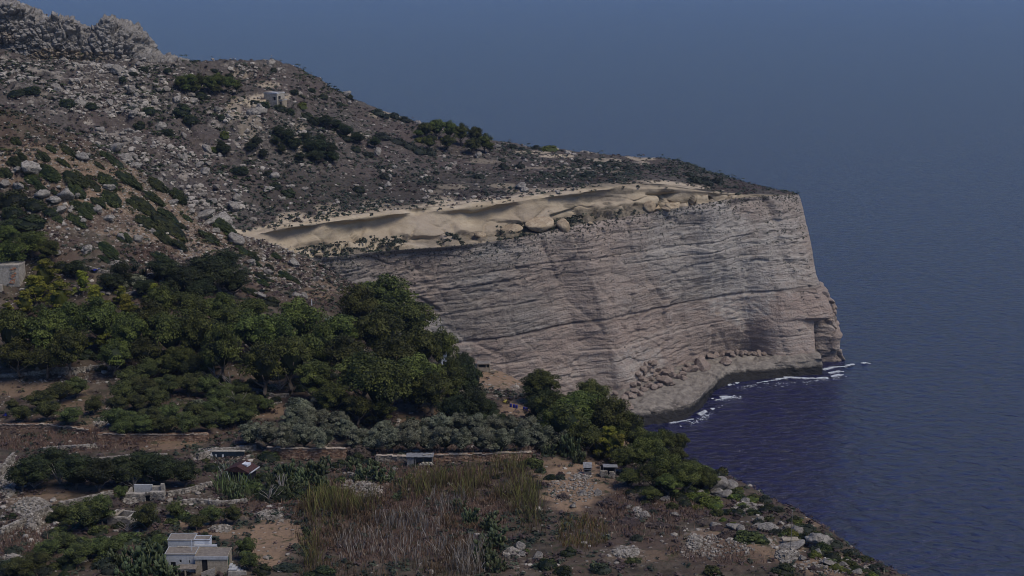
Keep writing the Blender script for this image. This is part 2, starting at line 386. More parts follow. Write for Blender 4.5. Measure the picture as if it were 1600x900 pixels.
F1, F2, ID = worley(P * np.array([.075, .075, .12]) + fbm(P * .1, 2, 21)[..., None] * .3, 4)
lower = sstep(24, 56, np.arange(P.shape[0]))[:, None]
rgt = 1 + 1.2 * sstep(925, 975, proj(P)[0])
d = fbm(P * .05, 3, 31) * 2.6 + fbm(P * .2, 4, 32) * .7 + ((ID - .5) * 4.2 * rgt - 1.4 * (1 - sstep(0, .14, F2 - F1))) * lower * sstep(0, .2, 1 - right[0, :][None, :] * 0)
d *= wrap(np.repeat(wb[None, :, None], 3, 2), off=(0, 0, 0))[0, :, 0][None, :] * .9 + .1
P = P + N * (d * e[:, None])[..., None]
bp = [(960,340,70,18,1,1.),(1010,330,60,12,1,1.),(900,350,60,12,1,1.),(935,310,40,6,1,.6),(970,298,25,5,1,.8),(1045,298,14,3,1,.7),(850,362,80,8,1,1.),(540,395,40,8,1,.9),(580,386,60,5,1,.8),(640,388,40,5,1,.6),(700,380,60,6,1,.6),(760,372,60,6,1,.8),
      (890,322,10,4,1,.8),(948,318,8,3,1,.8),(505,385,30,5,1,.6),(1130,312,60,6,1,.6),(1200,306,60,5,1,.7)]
Z = zonemap(P, bp); BAND = P
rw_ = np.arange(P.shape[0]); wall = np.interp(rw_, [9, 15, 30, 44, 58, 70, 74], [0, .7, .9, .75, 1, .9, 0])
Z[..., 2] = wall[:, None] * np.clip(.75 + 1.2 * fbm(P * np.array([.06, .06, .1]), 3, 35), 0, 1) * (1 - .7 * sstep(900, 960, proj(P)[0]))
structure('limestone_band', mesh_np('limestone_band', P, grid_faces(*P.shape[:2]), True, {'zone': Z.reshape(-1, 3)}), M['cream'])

# cliff face
NR = 270; s = np.linspace(0, 1, NR)[:, None]
P = C0[None] * (1 - s[..., None]) + CB[None] * s[..., None]
u, v = proj(P)
bul = np.sin(np.pi * s); uu = uc[None, :] + 0 * s
P[..., 0] += bul * sstep(.9, 1, uu) * 3.0 + sstep(.46, .745, s) * (1 - sstep(.75, .775, s)) * sstep(.945, 1, uu) * 7.0
P[..., 0] -= 2.6 * sstep(.975, 1, uu) * sstep(.755, .78, s) * (1 - sstep(.95, .985, s))
out = np.array([.59, -.80, 0])
off = np.zeros_like(u)
shift = (v - 370) * .28                                   # joints lean to the right going down
q = u - shift
off += 3.6 * sstep(850, 900, q) * (1 - sstep(900, 1010, q)) + 2.5 * np.exp(-((q - 905) / 25) ** 2)
off -= 5.0 * np.exp(-((u - 1035) / 60) ** 2) * sstep(.35, .7, s)          # bowl
off += 4.5 * np.exp(-((u - 1105 - (v - 350) * .1) / 26) ** 2) * (1 - sstep(.25, .6, s))
off -= 4.0 * np.exp(-((u - 1165) / 65) ** 2) * sstep(.82, .99, s)        # undercut behind the boulders
off -= 4.0 * np.exp(-((q - 1222 + 8) / 5) ** 2) * (1 - sstep(.1, .3, s)) * (u > 1180)
off += 2.0 * sstep(1205, 1216, q) * (1 - sstep(.5, .8, s)) - 3.0 * np.exp(-((q - 660) / 60) ** 2)
off -= .6 * np.exp(-((q - 1150) / 9) ** 2) * sstep(.1, .3, s) * (1 - sstep(.55, .7, s))
Pw = P + np.array([0, 0, 1.])[None, None] * (fbm(P * .012, 2, 41) * 1.0 + fbm(P * .15, 2, 40) * .25)[..., None]
zb = np.zeros(P.shape[:2] + (3,)); zb[..., 2] = Pw[..., 2]; zb[..., :2] = P[..., :2] * .007
st = fbm(zb * np.array([1, 1, .16]), 3, 42, .6)
st2 = fbm(zb * np.array([3.0, 3.0, .8]), 3, 43, .7)
F1, F2, ID = worley(np.stack([P[..., 0] * .05, P[..., 1] * .05, Pw[..., 2] * .11], -1), 7)
blocks = (ID - .5) * 1.6 - .5 * (1 - sstep(0, .08, F2 - F1))
F1b, F2b, IDb = worley(np.stack([P[..., 0] * .14, P[..., 1] * .14, Pw[..., 2] * .55], -1), 8)
amt = .55 + .45 * sstep(-.2, .3, fbm(P * .03, 3, 45))
F1c, F2c, IDc = worley(np.stack([P[..., 0] * .085 + P[..., 2] * .02, P[..., 1] * .085, P[..., 2] * .03], -1), 9)
off += (IDc - .5) * 1.3 - .5 * (1 - sstep(0, .07, F2c - F1c))
off += amt * (blocks * .65 + (IDb - .5) * .75 + st * .42 + st2 * .32 + fbm(P * .3, 4, 46) * .85) + fbm(P * .035, 4, 44) * 1.5
fade = np.minimum(sstep(0, .03, s), 1)
off -= .9 * np.exp(-((Pw[..., 2] - 38.5 - 2 * vn(P * .02, 47)) / .7) ** 2)
for zl, al in ((52, .8), (58, .6), (63, .9), (68, .7), (73, .9), (78, .8), (26, .7), (17, .8)): off -= .6 * al * np.exp(-((Pw[..., 2] - zl) / .45) ** 2) * sstep(-.15, .15, fbm(P * .03 + zl, 2, 48))
off *= fade
off *= 1 - .75 * sstep(.985, 1, uu)
P = P + off[..., None] * out
lastc = P[:, -1:]; P = np.concatenate([P] + [lastc + np.array(o_) for o_ in ((-1.5, 4, 0), (-6, 9, 0), (-9, 14, 0), (-8, 22, 0), (-3, 60, -20.), (2, 130, -60.))], 1); P[:, -6:, 2] = np.maximum(P[:, -6:, 2], -5)
cp = [(720,450,170,60,1,.6),(600,440,90,40,1,.5),(878,410,26,50,1,.35),(915,480,26,46,1,.3),(990,420,80,20,1,.5),(780,520,120,40,1,.6),(660,520,40,30,0,.8),(700,540,40,20,0,.5),  # narrow dark patches paint in shade along the buttress corner
      (1130,390,50,70,0,.7),(1160,450,60,60,0,.8),(1220,400,40,80,0,.5),(1050,400,40,60,0,.3),(800,400,60,14,0,.3),(1000,570,50,30,0,.5),(930,580,70,25,0,.3),(1230,520,40,40,0,.3),
      (700,395,260,12,2,1.),(950,360,160,14,2,1.),(1000,390,120,25,2,.6),(1210,350,40,40,2,.9),(1190,400,50,30,2,.7),(1210,430,50,30,2,.7),(1240,330,20,30,2,.8),(760,420,160,30,2,.5),(1230,460,40,40,2,.5)]
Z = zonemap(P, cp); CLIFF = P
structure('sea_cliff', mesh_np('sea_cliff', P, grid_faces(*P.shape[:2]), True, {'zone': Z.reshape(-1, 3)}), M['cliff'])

# shore platform
NP = 260
def kcurve(pts, z):
    p = np.array(pts, float); u = np.linspace(0, 1, len(p)); q = np.linspace(0, 1, NP)
    return ptz(pchip(u, p[:, 0], q), pchip(u, p[:, 1], q), z if np.isscalar(z) else pchip(u, np.array(z, float), q))
PI_ = kcurve([(800,645),(900,622),(960,606),(1000,594),(1060,580),(1110,556),(1170,550),(1225,556),(1283,561)], [3,4,6.5,8.5,8.5,8.5,8,8,8])
PE = kcurve([(840,668),(920,656),(980,647),(1040,640),(1082,629),(1111,600),(1136,573),(1200,567),(1285,563)], [3,4.5,5,5,5.5,7,7,7,7])
WL = kcurve([(850,682),(930,674),(1000,667),(1050,660),(1088,645),(1116,612),(1142,600),(1212,591),(1286,585)], 0.)
BI = PI_ + np.array([-3.5, 6, 1.0])
P = loft([BI, PI_, PE, WL, WL + np.array([1., -2., -4.])], [4, 34, 26, 4]); P = wrap(P, 10, (4, 40, 0))
N = grid_normals(P); N *= np.where((N[..., 2:3] - N[..., 1:2]) < 0, -1, 1)
F1, F2, ID = worley(P * np.array([.11, .11, .22]), 12)
d = fbm(P * .09, 4, 51) * 1.3 + (ID - .5) * .8 - .3 * (1 - sstep(0, .08, F2 - F1)) + fbm(P * .4, 4, 52) * .8
P = P + N * d[..., None]; PLAT = P
structure('shore_platform', mesh_np('shore_platform', P, grid_faces(*P.shape[:2])), M['plat'])

# detached looking rock pillar at the tip of the cliff
zs = np.linspace(-3, 37, 90); th = np.linspace(0, 2 * np.pi, 121)[:-1]
cx, cy = 160.0, 709.0
sq = np.stack([np.cos(th), np.sin(th)], -1); pw = .38
sq = np.sign(sq) * np.abs(sq) ** pw
rxr = np.interp(zs, [-3, 0, 6, 12, 22, 30, 37], [11.2, 10.8, 9.8, 9.3, 8.8, 7.6, 6.0])
rings = np.stack([cx - (10.8 - rxr)[:, None] + sq[None, :, 0] * rxr[:, None], cy + sq[None, :, 1] * 14 + 0 * rxr[:, None], zs[:, None] + 0 * sq[None, :, 0]], -1)
F1, F2, ID = worley(rings * np.array([.13, .13, .16]), 14)
rad = np.concatenate([sq, 0 * sq[:, :1]], 1)[None]
rings = rings + rad * ((ID - .5) * 2.6 - 1.3 * (1 - sstep(0, .12, F2 - F1)) + fbm(rings * .2, 4, 61) * 1.0 + vn(np.stack([rings[..., 0] * .02, rings[..., 1] * .02, rings[..., 2] * .45], -1), 62) * .9)[..., None]
Vp = np.concatenate([rings.reshape(-1, 3), [[cx - 2, cy, 38]]]); i = np.arange(90 * 120).reshape(90, 120); j = np.roll(i, -1, 1)
Fq = np.stack([i[:-1], j[:-1], j[1:], i[1:]], -1).reshape(-1, 4)
top = np.full(120, len(Vp) - 1); Fq = np.concatenate([Fq, np.stack([i[-1], j[-1], top, top], -1)])
bmv = bmesh.new(); vs_ = [bmv.verts.new(p) for p in Vp]
for f in Fq:
    ff = list(dict.fromkeys(int(a) for a in f)); bmv.faces.new([vs_[a] for a in ff]).smooth = True
me = bpy.data.meshes.new('rock_pillar'); bmv.to_mesh(me); bmv.free()
structure('rock_pillar', me, M['cliff'])
zc = me.color_attributes.new('zone', 'FLOAT_COLOR', 'POINT')
zc.data.foreach_set('color', np.concatenate([np.stack([0 * Vp[:, 0], 1.0 * (1 - sstep(2, 9, Vp[:, 2])), .3 + 0 * Vp[:, 0]], -1), np.ones((len(Vp), 1))], 1).astype(np.float32).ravel())

# crag above the talus, upper left
NG = 420
TP, qt = curve([(-120,-6,632),(0,9,636),(10,5,636),(28,14,638),(40,17,639),(48,24,640),(60,26,640),(75,24,642),(98,30,643),(110,34,644),(128,40,646),(150,36,648),(166,33,649),(182,36,650),(200,44,652),(214,56,654),(222,72,657),(238,82,660),(262,88,664),(285,98,670)], NG)
BT, _ = curve([(-120,82,628),(0,84,632),(60,93,634),(110,97,636),(160,97,639),(200,97,643),(230,98,648),(262,99,654),(285,101,662)], NG)
BK = TP + np.array([0, 26, -3]); BK2 = BK + np.array([0, 30, -40]); BTd = BT + np.array([0, 4, -9.])
P = loft([BK2, BK, TP, BT, BTd], [6, 20, 120, 3])
P[26:146] += (np.sin(np.linspace(0, np.pi, 120)) * -1.5)[:, None, None] * np.array([0, 1, 0])
N = grid_normals(P); N *= np.where((N[..., 2:3] - N[..., 1:2]) < 0, -1, 1)
F1, F2, ID = worley(P * np.array([.16, .16, .2]) + fbm(P * .15, 2, 71)[..., None] * .5, 21)
F3, F4, ID2 = worley(P * np.array([.42, .42, .5]), 22)
fr = np.ones(P.shape[0]); fr[:8] = .2
F5, F6, ID3 = worley(P * np.array([.9, .9, 1.1]), 23)
d = (ID - .5) * 3.6 - 1.6 * (1 - sstep(0, .12, F2 - F1)) + (ID2 - .5) * 2.4 - 1.1 * (1 - sstep(0, .12, F4 - F3)) + (ID3 - .5) * 1.2 + fbm(P * .08, 3, 72) * 2.4 + vn(P * np.array([.03, .03, .33]), 73) * 1.6 + vn(P * np.array([.05, .05, .8]), 74) * .8
P = P + N * (d * fr[:, None])[..., None]; CRAG = P
Z = zonemap(P, [(90,90,60,14,0,.75),(10,62,20,16,0,.4),(140,88,40,8,0,.6),(40,50,90,10,1,.35)])
def m_crag():
    k = NB('crag_limestone', .92, .08)
    n = k.noise((.25, .25, .4), 6, .7); n2 = k.noise((.9, .9, 1.1), 5, .7)
    c = k.mix(k.ramp(n, (.35, 0.), (.62, 1.)), (.19, .175, .16), (.33, .31, .285))
    c = k.mix(k.ramp(n2, (.55, 0.), (.68, .8)), c, (.07, .064, .06))
    c = k.mix(k.math('MULTIPLY', k.attr('zone', 0), .8), c, (.36, .27, .17))
    k.col(c); k.bump(n2, 1., 1.2); return k.m
M['crag'] = m_crag()
structure('rock_crag', mesh_np('rock_crag', P, grid_faces(*P.shape[:2]), True, {'zone': Z.reshape(-1, 3)}), M['crag'])

# ------------------------------------------------------------------ near hillside and terraces: one height field
CT = [(0,1000,175),(400,1000,175),(800,1000,175),(1300,1000,178),(300,890,207),(0,880,208),(800,900,205),(1100,880,210),(1300,890,211),(1000,830,228),(900,800,240),(600,800,238),(300,800,238),(0,800,238),(1000,760,262),
    (700,740,265),(500,740,265),(200,740,262),(0,740,262),(850,715,280),(600,715,280),(300,690,290),(0,670,296),(700,650,305),(500,640,310),(200,640,306),(0,590,330),(250,570,335),(420,560,345),(560,600,328),
    (0,500,352),(150,470,362),(300,470,368),(430,500,372),(0,400,378),(150,390,388),(300,420,388),(0,300,403),(100,300,403),(200,330,408),(350,420,405),(450,450,405),(-140,700,290),(-140,500,350),(-140,300,400),(-140,900,205)]
ED = [(1700,1100,150),(1500,975,180),(1400,900,210),(1300,838,230),(1245,803,243),(1200,778,255),(1140,750,272),(1080,728,290),(1030,700,306),(985,672,318),(930,650,331),(870,625,342),(810,598,352),(755,573,362),(690,560,380),(620,520,405),(550,447,432),
    (470,395,435),(362,365,435),(312,337,434),(265,297,433),(200,257,432),(150,232,432),(70,192,432),(0,162,432),(-150,90,432)]
ct = np.array(CT + ED, float); K = pt(ct[:, 0], ct[:, 1], ct[:, 2])
def tps_fit(xy, z, lam=.02):
    n = len(xy); r = np.linalg.norm(xy[:, None] - xy[None], axis=-1) / 100
    A_ = np.zeros((n + 3, n + 3)); A_[:n, :n] = np.where(r > 0, r * r * np.log(r + 1e-12), 0) + lam * np.eye(n)
    A_[:n, n] = 1; A_[:n, n + 1:] = xy / 100; A_[n:, :n] = A_[:n, n:].T
    return np.linalg.solve(A_, np.concatenate([z, [0, 0, 0]]))
TW = tps_fit(K[:, :2], K[:, 2]); EP = pt(*np.array(ED, float).T)[:, :2]
def tps(x, y):
    r = np.zeros_like(x) + TW[-3] + TW[-2] * x / 100 + TW[-1] * y / 100
    for (kx, ky, _), wv in zip(K, TW[:-3]):
        d2 = ((x - kx) ** 2 + (y - ky) ** 2) / 1e4 + 1e-12; r += wv * .5 * d2 * np.log(d2)
    return r
def edge_dist(x, y):
    best = np.full(x.shape, 1e9); sg = np.ones(x.shape); tt = np.zeros(x.shape); zz = np.zeros(x.shape)
    for a, b in zip(EP[:-1], EP[1:]):
        d_ = b - a; L = d_ @ d_; t = np.clip(((x - a[0]) * d_[0] + (y - a[1]) * d_[1]) / L, 0, 1)
        ex = x - a[0] - t * d_[0]; ey = y - a[1] - t * d_[1]; D = ex * ex + ey * ey
        s_ = np.where(d_[0] * (y - a[1]) - d_[1] * (x - a[0]) < 0, 1., -1.)
        m_ = D < best; best = np.where(m_, D, best); sg = np.where(m_, s_, sg); tt = np.where(m_, a[0] + t * d_[0], tt); zz = np.where(m_, a[1] + t * d_[1], zz)
    return np.sqrt(best) * sg, tt, zz
WALLS = [  # retaining walls along terraces: name data, base line in pixels, height in metres, stone colour
    dict(l=[(155,691),(240,692),(325,691)], h=1.9, m='redstone', lab='reddish dry stone wall with a pale coping beside the scrubby left terrace', cope=True),
    dict(l=[(418,712),(470,714),(540,714)], h=1.9, m='redstone', lab='orange dry stone wall under the left end of the olive grove', cope=True),
    dict(l=[(588,724),(615,723),(645,724)], h=1.5, m='palestone', lab='pale dry stone wall running up to the grey metal shed', cope=True),
    dict(l=[(672,724),(740,722),(830,719)], h=1.8, m='redstone', lab='long red stone wall below the silvery olives right of the metal shed', cope=True),
    dict(l=[(0,672),(60,672),(140,680)], h=1.3, m='redstone', lab='low reddish wall at the left edge below the round bushes', cope=True),
    dict(l=[(0,592),(60,588),(110,582),(190,578)], h=1.6, m='palestone', lab='ragged pale stone wall below the wood at the far left', cope=False),
    dict(l=[(310,716),(350,708),(400,704)], h=1.3, m='palestone', lab='pale stone wall above the dark sunken tank', cope=False),
]
def height(x, y, noise=True):
    z = tps(x, y); sdist, ex, ey = edge_dist(x, y)
    o = np.maximum(sdist, 0); z = np.where(sdist > 0, np.minimum(z, tps(ex, ey)) - 1.35 * o * o / (o + 5) , z)
    if noise:
        Q = np.stack([x, y, 0 * x], -1); sp = sstep(320, 400, y)
        z = z + fbm(Q * .05, 3, 81) * (.8 + .8 * sp) + fbm(Q * .22, 4, 82) * (.45 + .5 * sp) + np.abs(fbm(Q * .7, 3, 83)) * (.25 + .35 * sp)
    return z, sdist
def wall_line(W_, n=60):
    p = np.array(W_['l'], float); t = np.linspace(p[0, 0], p[-1, 0], n); v = pchip(p[:, 0], p[:, 1], t) if len(p) > 2 else np.interp(t, p[:, 0], p[:, 1])
    Y = np.full(n, 280.)
    for k_ in range(40):
        G = pt(t, v, Y); hz, _ = height(G[:, 0], G[:, 1], False); Y = Y + np.clip((G[:, 2] - hz) / .36, -30, 30) * .6
    return pt(t, v, Y)
for W_ in WALLS: W_['pts'] = wall_line(W_)
def terrace(x, y, z):
    for W_ in WALLS:
        p = W_['pts']; xs_ = p[:, 0]; o = np.argsort(xs_); yb = np.interp(x, xs_[o], p[o, 1])
        win = sstep(xs_.min() - 2, xs_.min() + .5, x) * (1 - sstep(xs_.max() - .5, xs_.max() + 2, x)); d_ = y - yb - .35
        z = z + win * (W_['h'] - .25) * sstep(0, .6, d_) * np.exp(-np.maximum(d_, 0) / 16)
    return z
pxs = np.linspace(-150, 1850, 680); Ys = np.concatenate([np.linspace(120, 200, 40)[:-1], np.geomspace(200, 540, 480)])
gp, gY = np.meshgrid(pxs, Ys); gx = (gp - 800) / FPX / .975 * gY
gz, gs = height(gx, gY); gz = terrace(gx, gY, gz); gz = np.maximum(gz, -5)
NEAR = np.stack([gx, gY, gz], -1)
npatch = [(60,260,80,36,0,.7),(150,300,70,46,0,.85),(230,340,70,40,0,.85),(300,380,60,28,0,.7),(190,350,50,22,0,.7),(80,350,50,10,0,.4),(420,430,40,20,0,.4),(500,455,30,16,0,.5),(430,835,45,28,0,1.),(410,865,40,24,0,1.),(290,815,45,12,0,.8),(350,830,40,14,0,.7),(900,765,62,38,0,1.),(860,740,30,20,0,.6),(940,745,30,14,0,.4),(665,640,60,28,0,.55),(780,592,40,18,0,1.),(810,640,20,14,0,.8),(790,650,14,20,0,.6),
    (1200,860,60,20,0,.8),(1110,845,40,24,0,.8),(1300,885,60,20,0,.7),(1270,815,30,10,0,.5),(1005,870,60,12,0,.4),(380,800,60,10,0,.4),(1010,700,16,12,0,.8),(975,690,12,14,0,.8),(240,695,90,8,0,.6),(60,610,80,14,0,.55),(110,640,60,30,0,.4),(420,640,40,14,0,.5),(520,635,40,10,0,.5),(60,780,60,10,0,.6),(120,765,60,6,0,.6),
    (100,690,120,18,1,.9),(690,750,120,26,1,1.),(40,850,60,30,1,.9),(120,340,60,16,1,.9),(170,345,50,14,1,.8),(240,395,40,18,1,.8),(330,365,30,10,1,.5),(1000,800,90,40,1,.7),(1100,860,60,20,1,.6),(420,790,80,14,1,.7),(640,800,160,80,1,.9),(1150,870,60,14,1,.6),(730,690,120,30,1,.6),(220,440,40,14,1,.4),(400,560,60,30,1,.3),
    (80,300,120,80,2,.55),(230,320,80,60,2,.7),(330,380,70,40,2,.7),(200,350,70,25,2,.6),(440,420,60,40,2,.7),(510,440,40,20,2,.8),(350,440,40,20,2,.5),(50,810,60,40,2,.8),(20,760,30,50,2,.9),(300,780,60,14,2,.6),(120,590,90,10,2,.6),(570,760,40,22,2,.9),(440,805,30,12,2,.7),(975,865,40,16,2,.7),(1090,850,30,30,2,.7),(1230,845,40,30,2,.8),(660,665,60,10,2,.9),(500,660,60,14,2,.3),(780,610,40,14,2,.5),(810,880,30,20,2,.5),(340,715,60,10,2,.8),(250,790,30,14,2,.5)]
Z = zonemap(NEAR, npatch)
structure('terraced_hillside', mesh_np('terraced_hillside', NEAR, grid_faces(*NEAR.shape[:2]), True, {'zone': Z.reshape(-1, 3)}), M['ground'])

# ------------------------------------------------------------------ looking up points on the built surfaces
def bvh(P): 
    return BVHTree.FromPolygons(P.reshape(-1, 3).tolist(), grid_faces(*P.shape[:2]).tolist())
BV = {'near': bvh(NEAR), 'head': bvh(HEAD), 'band': bvh(BAND), 'plat': bvh(PLAT), 'cliff': bvh(CLIFF), 'crag': bvh(CRAG)}
CAMV = Vector((0, 0, HC))
def hit(px, py, which=('near', 'head', 'band', 'plat', 'cliff', 'crag')):
    d = raydir(px, py); best = None
    for k_ in which:
        l, n, i, t = BV[k_].ray_cast(CAMV, d)
        if l is not None and (best is None or t < best[2]): best = (l, n if n.dot(d) < 0 else -n, t, k_)
    return best
def ground(px, py, which=('near',)):
    """ground point under a pixel; walks down the picture when the sight line passes over the ground"""
    for k_ in range(60):
        h = hit(px, py + k_ * 2, which)
        if h: return h
    raise ValueError((px, py))
# ------------------------------------------------------------------ plant and rock shapes (shared mesh data)
def ico(n):
    bm = bmesh.new(); bmesh.ops.create_icosphere(bm, subdivisions=n, radius=1); bm.verts.ensure_lookup_table()
    V = np.array([v.co[:] for v in bm.verts]); F = np.array([[v.index for v in f.verts] for f in bm.faces]); bm.free(); return V, F
ICO = {n: ico(n) for n in (1, 2, 3, 4)}
def rock_shape(r, n, planes=11, rough=.07, sq=(1, 1, .8)):
    V, F = ICO[n]; nn = r.normal(size=(planes, 3)); nn /= np.linalg.norm(nn, axis=1, keepdims=True); dd = r.uniform(.58, .95, planes)
    c = V @ nn.T; rad = np.where(c > .05, dd / np.maximum(c, .05), 9).min(1); rad = np.minimum(rad, 1.15)
    P = V * rad[:, None]; P = P * (1 + rough * fbm(P * 2.3 + r.uniform(0, 50), 4, 3) * 2)[:, None]
    return P * np.array(sq), F
def leaves(r, Pc, Nr, size, tint, aspect=.75):
    """quads at Pc facing roughly along Nr"""
    n = len(Pc); N_ = Nr + r.normal(size=(n, 3)) * .55; N_ /= np.linalg.norm(N_, axis=1, keepdims=True) + 1e-9
    T = np.cross(N_, r.normal(size=(n, 3))); T /= np.linalg.norm(T, axis=1, keepdims=True) + 1e-9; B_ = np.cross(N_, T)
    s_ = (size * r.uniform(.6, 1.4, n))[:, None]
    V = np.stack([Pc - T * s_ * .5, Pc + B_ * s_ * aspect * .5, Pc + T * s_ * .5, Pc - B_ * s_ * aspect * .5], 1)
    return V.reshape(-1, 3), np.arange(4 * n).reshape(n, 4), np.repeat(tint, 4)
def crown(name, seed, nl=26, per=150, leaf=.085, lobe=(.26, .42), shape='ball', core=.55):
    r = np.random.default_rng(seed); Ps, Ns, Ts = [], [], []
    for i in range(nl):
        d = r.normal(size=3); d /= np.linalg.norm(d)
        if shape == 'dome': d[2] = abs(d[2]) * .9
        if shape == 'umbrella': d[2] = d[2] * .35 + .25
        if d[2] < -.55: d[2] *= -.6
        rr = r.uniform(.45, .80) if shape != 'umbrella' else r.uniform(.3, .85)
        c = d * rr; lr = r.uniform(*lobe)
        if shape == 'pine': c[2] = r.uniform(-.75, .85); k_ = (1 - (c[2] + .75) / 2.2) * .8; c[:2] = d[:2] / (np.linalg.norm(d[:2]) + 1e-6) * r.uniform(.25, 1) * k_; lr *= .8
        if shape == 'dome': c[2] = max(c[2], .05)
        u_ = r.normal(size=(per, 3)); u_ /= np.linalg.norm(u_, axis=1, keepdims=True); u_[:, 2] = np.where(u_[:, 2] < -.3, -u_[:, 2], u_[:, 2])
        sq = np.array([1, 1, .62 if shape in ('pine', 'umbrella') else .82])
        p = c + u_ * lr * r.uniform(.72, 1.06, (per, 1)) * sq
        if shape == 'dome': p[:, 2] = np.abs(p[:, 2])
        Ps.append(p); Ns.append(u_ + np.array([0, 0, .35])); Ts.append(np.clip(r.uniform(.15, .75) + r.normal(size=per) * .2, 0, 1))
    P_ = np.concatenate(Ps); V, F, T = leaves(r, P_, np.concatenate(Ns), leaf, np.concatenate(Ts))
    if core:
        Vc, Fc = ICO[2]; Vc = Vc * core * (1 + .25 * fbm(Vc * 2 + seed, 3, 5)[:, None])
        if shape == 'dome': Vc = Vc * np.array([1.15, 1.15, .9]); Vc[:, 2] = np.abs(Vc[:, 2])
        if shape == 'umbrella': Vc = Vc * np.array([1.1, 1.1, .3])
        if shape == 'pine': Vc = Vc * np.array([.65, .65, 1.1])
        F4 = np.concatenate([Fc, Fc[:, 2:3]], 1) + len(V); T = np.concatenate([T, np.full(len(Vc), .0)])  # core takes the darkest leaf tint, painting shade into the crown gaps
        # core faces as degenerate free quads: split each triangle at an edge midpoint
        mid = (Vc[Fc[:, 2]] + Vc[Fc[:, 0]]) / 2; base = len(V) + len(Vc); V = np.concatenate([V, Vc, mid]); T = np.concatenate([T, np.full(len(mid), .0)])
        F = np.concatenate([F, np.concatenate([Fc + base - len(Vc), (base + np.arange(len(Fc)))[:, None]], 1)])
    return mesh_np(name, V, F, False, {'tint': T})
def tube(bm, pts, rads, seg=7):
    rings = []
    for i, (p, q) in enumerate(zip(pts, rads)):
        p = Vector(p); a = Vector(pts[min(i + 1, len(pts) - 1)]) - Vector(pts[max(i - 1, 0)]); qt_ = a.to_track_quat('Z', 'Y')
        rings.append([bm.verts.new(p + qt_ @ Vector((math.cos(t) * q, math.sin(t) * q, 0))) for t in (2 * math.pi * j / seg for j in range(seg))])
    for a, b in zip(rings[:-1], rings[1:]):
        for j in range(seg): bm.faces.new((a[j], a[(j + 1) % seg], b[(j + 1) % seg], b[j])).smooth = True
    bm.faces.new(rings[-1])
def from_bm(bm, name):
    me = bpy.data.meshes.new(name); bm.to_mesh(me); bm.free(); return me
def trunk_mesh(seed, ch, r0=.085):
    r = random.Random(seed); bm = bmesh.new(); a = Vector((0, 0, -.12)); pts = [a]; 
    for i in range(1, 6): pts.append(Vector((r.uniform(-.05, .05) * i * .6, r.uniform(-.05, .05) * i * .6, ch * .85 * i / 5)))
    tube(bm, pts, [r0 * 1.25, r0, r0 * .88, r0 * .78, r0 * .65, r0 * .45])
    for k_ in range(5):
        s0 = pts[2 + k_ % 3]; an = k_ * 1.256 + r.uniform(-.4, .4); L = r.uniform(.45, .75)
        e = s0 + Vector((math.cos(an) * L, math.sin(an) * L, r.uniform(.25, .6) * ch)); m_ = (s0 + e) / 2 + Vector((0, 0, -.06))
        tube(bm, [s0, m_, e], [r0 * .5, r0 * .36, r0 * .16], 5)
    return from_bm(bm, 'trunk')
KIND = {  # crown shape per kind of tree
    'euca': dict(ch=1.25, n=6, kw=dict(nl=40, per=210, leaf=.068, lobe=(.18, .38))),
    'pine': dict(ch=1.05, n=4, kw=dict(nl=40, per=170, leaf=.068, lobe=(.17, .32), shape='pine')),
    'flat': dict(ch=1.6, n=1, kw=dict(nl=30, per=120, leaf=.08, lobe=(.18, .3), shape='umbrella')),
    'carob': dict(ch=.95, n=4, kw=dict(nl=38, per=190, leaf=.07, lobe=(.2, .36))),
    'citrus': dict(ch=.95, n=5, kw=dict(nl=26, per=190, leaf=.075, lobe=(.22, .38))),
    'olive': dict(ch=.95, n=6, kw=dict(nl=30, per=190, leaf=.08, lobe=(.2, .36))),
}
MATOF = {'euca': 'euca', 'pine': 'pine', 'flat': 'pine', 'carob': 'carob', 'citrus': 'citrus', 'olive': 'olive'}
CROWN, TRUNK = {}, {}
for q, (kn, kd) in enumerate(KIND.items()):
    CROWN[kn] = [crown(kn + '_crown', 100 * q + i, **kd['kw']) for i in range(kd['n'])]
    for me in CROWN[kn]: me.materials.append(M[MATOF[kn]])
    TRUNK[kn] = [trunk_mesh(50 * q + i, kd['ch']) for i in range(2)]
    for me in TRUNK[kn]: me.materials.append(M['bark'])
CROWN['pale_euca'] = CROWN['euca']
SHRUB = {}
for q, (mk, per) in enumerate((('mat', 90), ('dark', 60), ('lime', 70), ('brown', 70), ('carob', 80), ('citrus', 80), ('olive', 70))):
    SHRUB[mk] = [crown(mk + '_shrub', 900 + 10 * q + i, nl=20, per=per, leaf=.15, lobe=(.22, .40), shape='dome', core=.72) for i in range(4)]
    for me in SHRUB[mk]: me.materials.append(M[mk])
rr_ = np.random.default_rng(5)
ROCK = {}
for mk in ('grey', 'creamrock', 'pinkrock'):
    ROCK[mk] = []
    for i in range(8):
        V, F = rock_shape(rr_, 4 if i < 5 else 3, planes=rr_.integers(7, 12), rough=.17 if mk == 'grey' else .06, sq=(1, .85, .8))
        me = mesh_np('boulder', V, F, mk != 'pinkrock'); me.materials.append(M[mk]); ROCK[mk].append(me)
def mpp(l): return (l.y * CP - (l.z - HC) * SP) / FPX

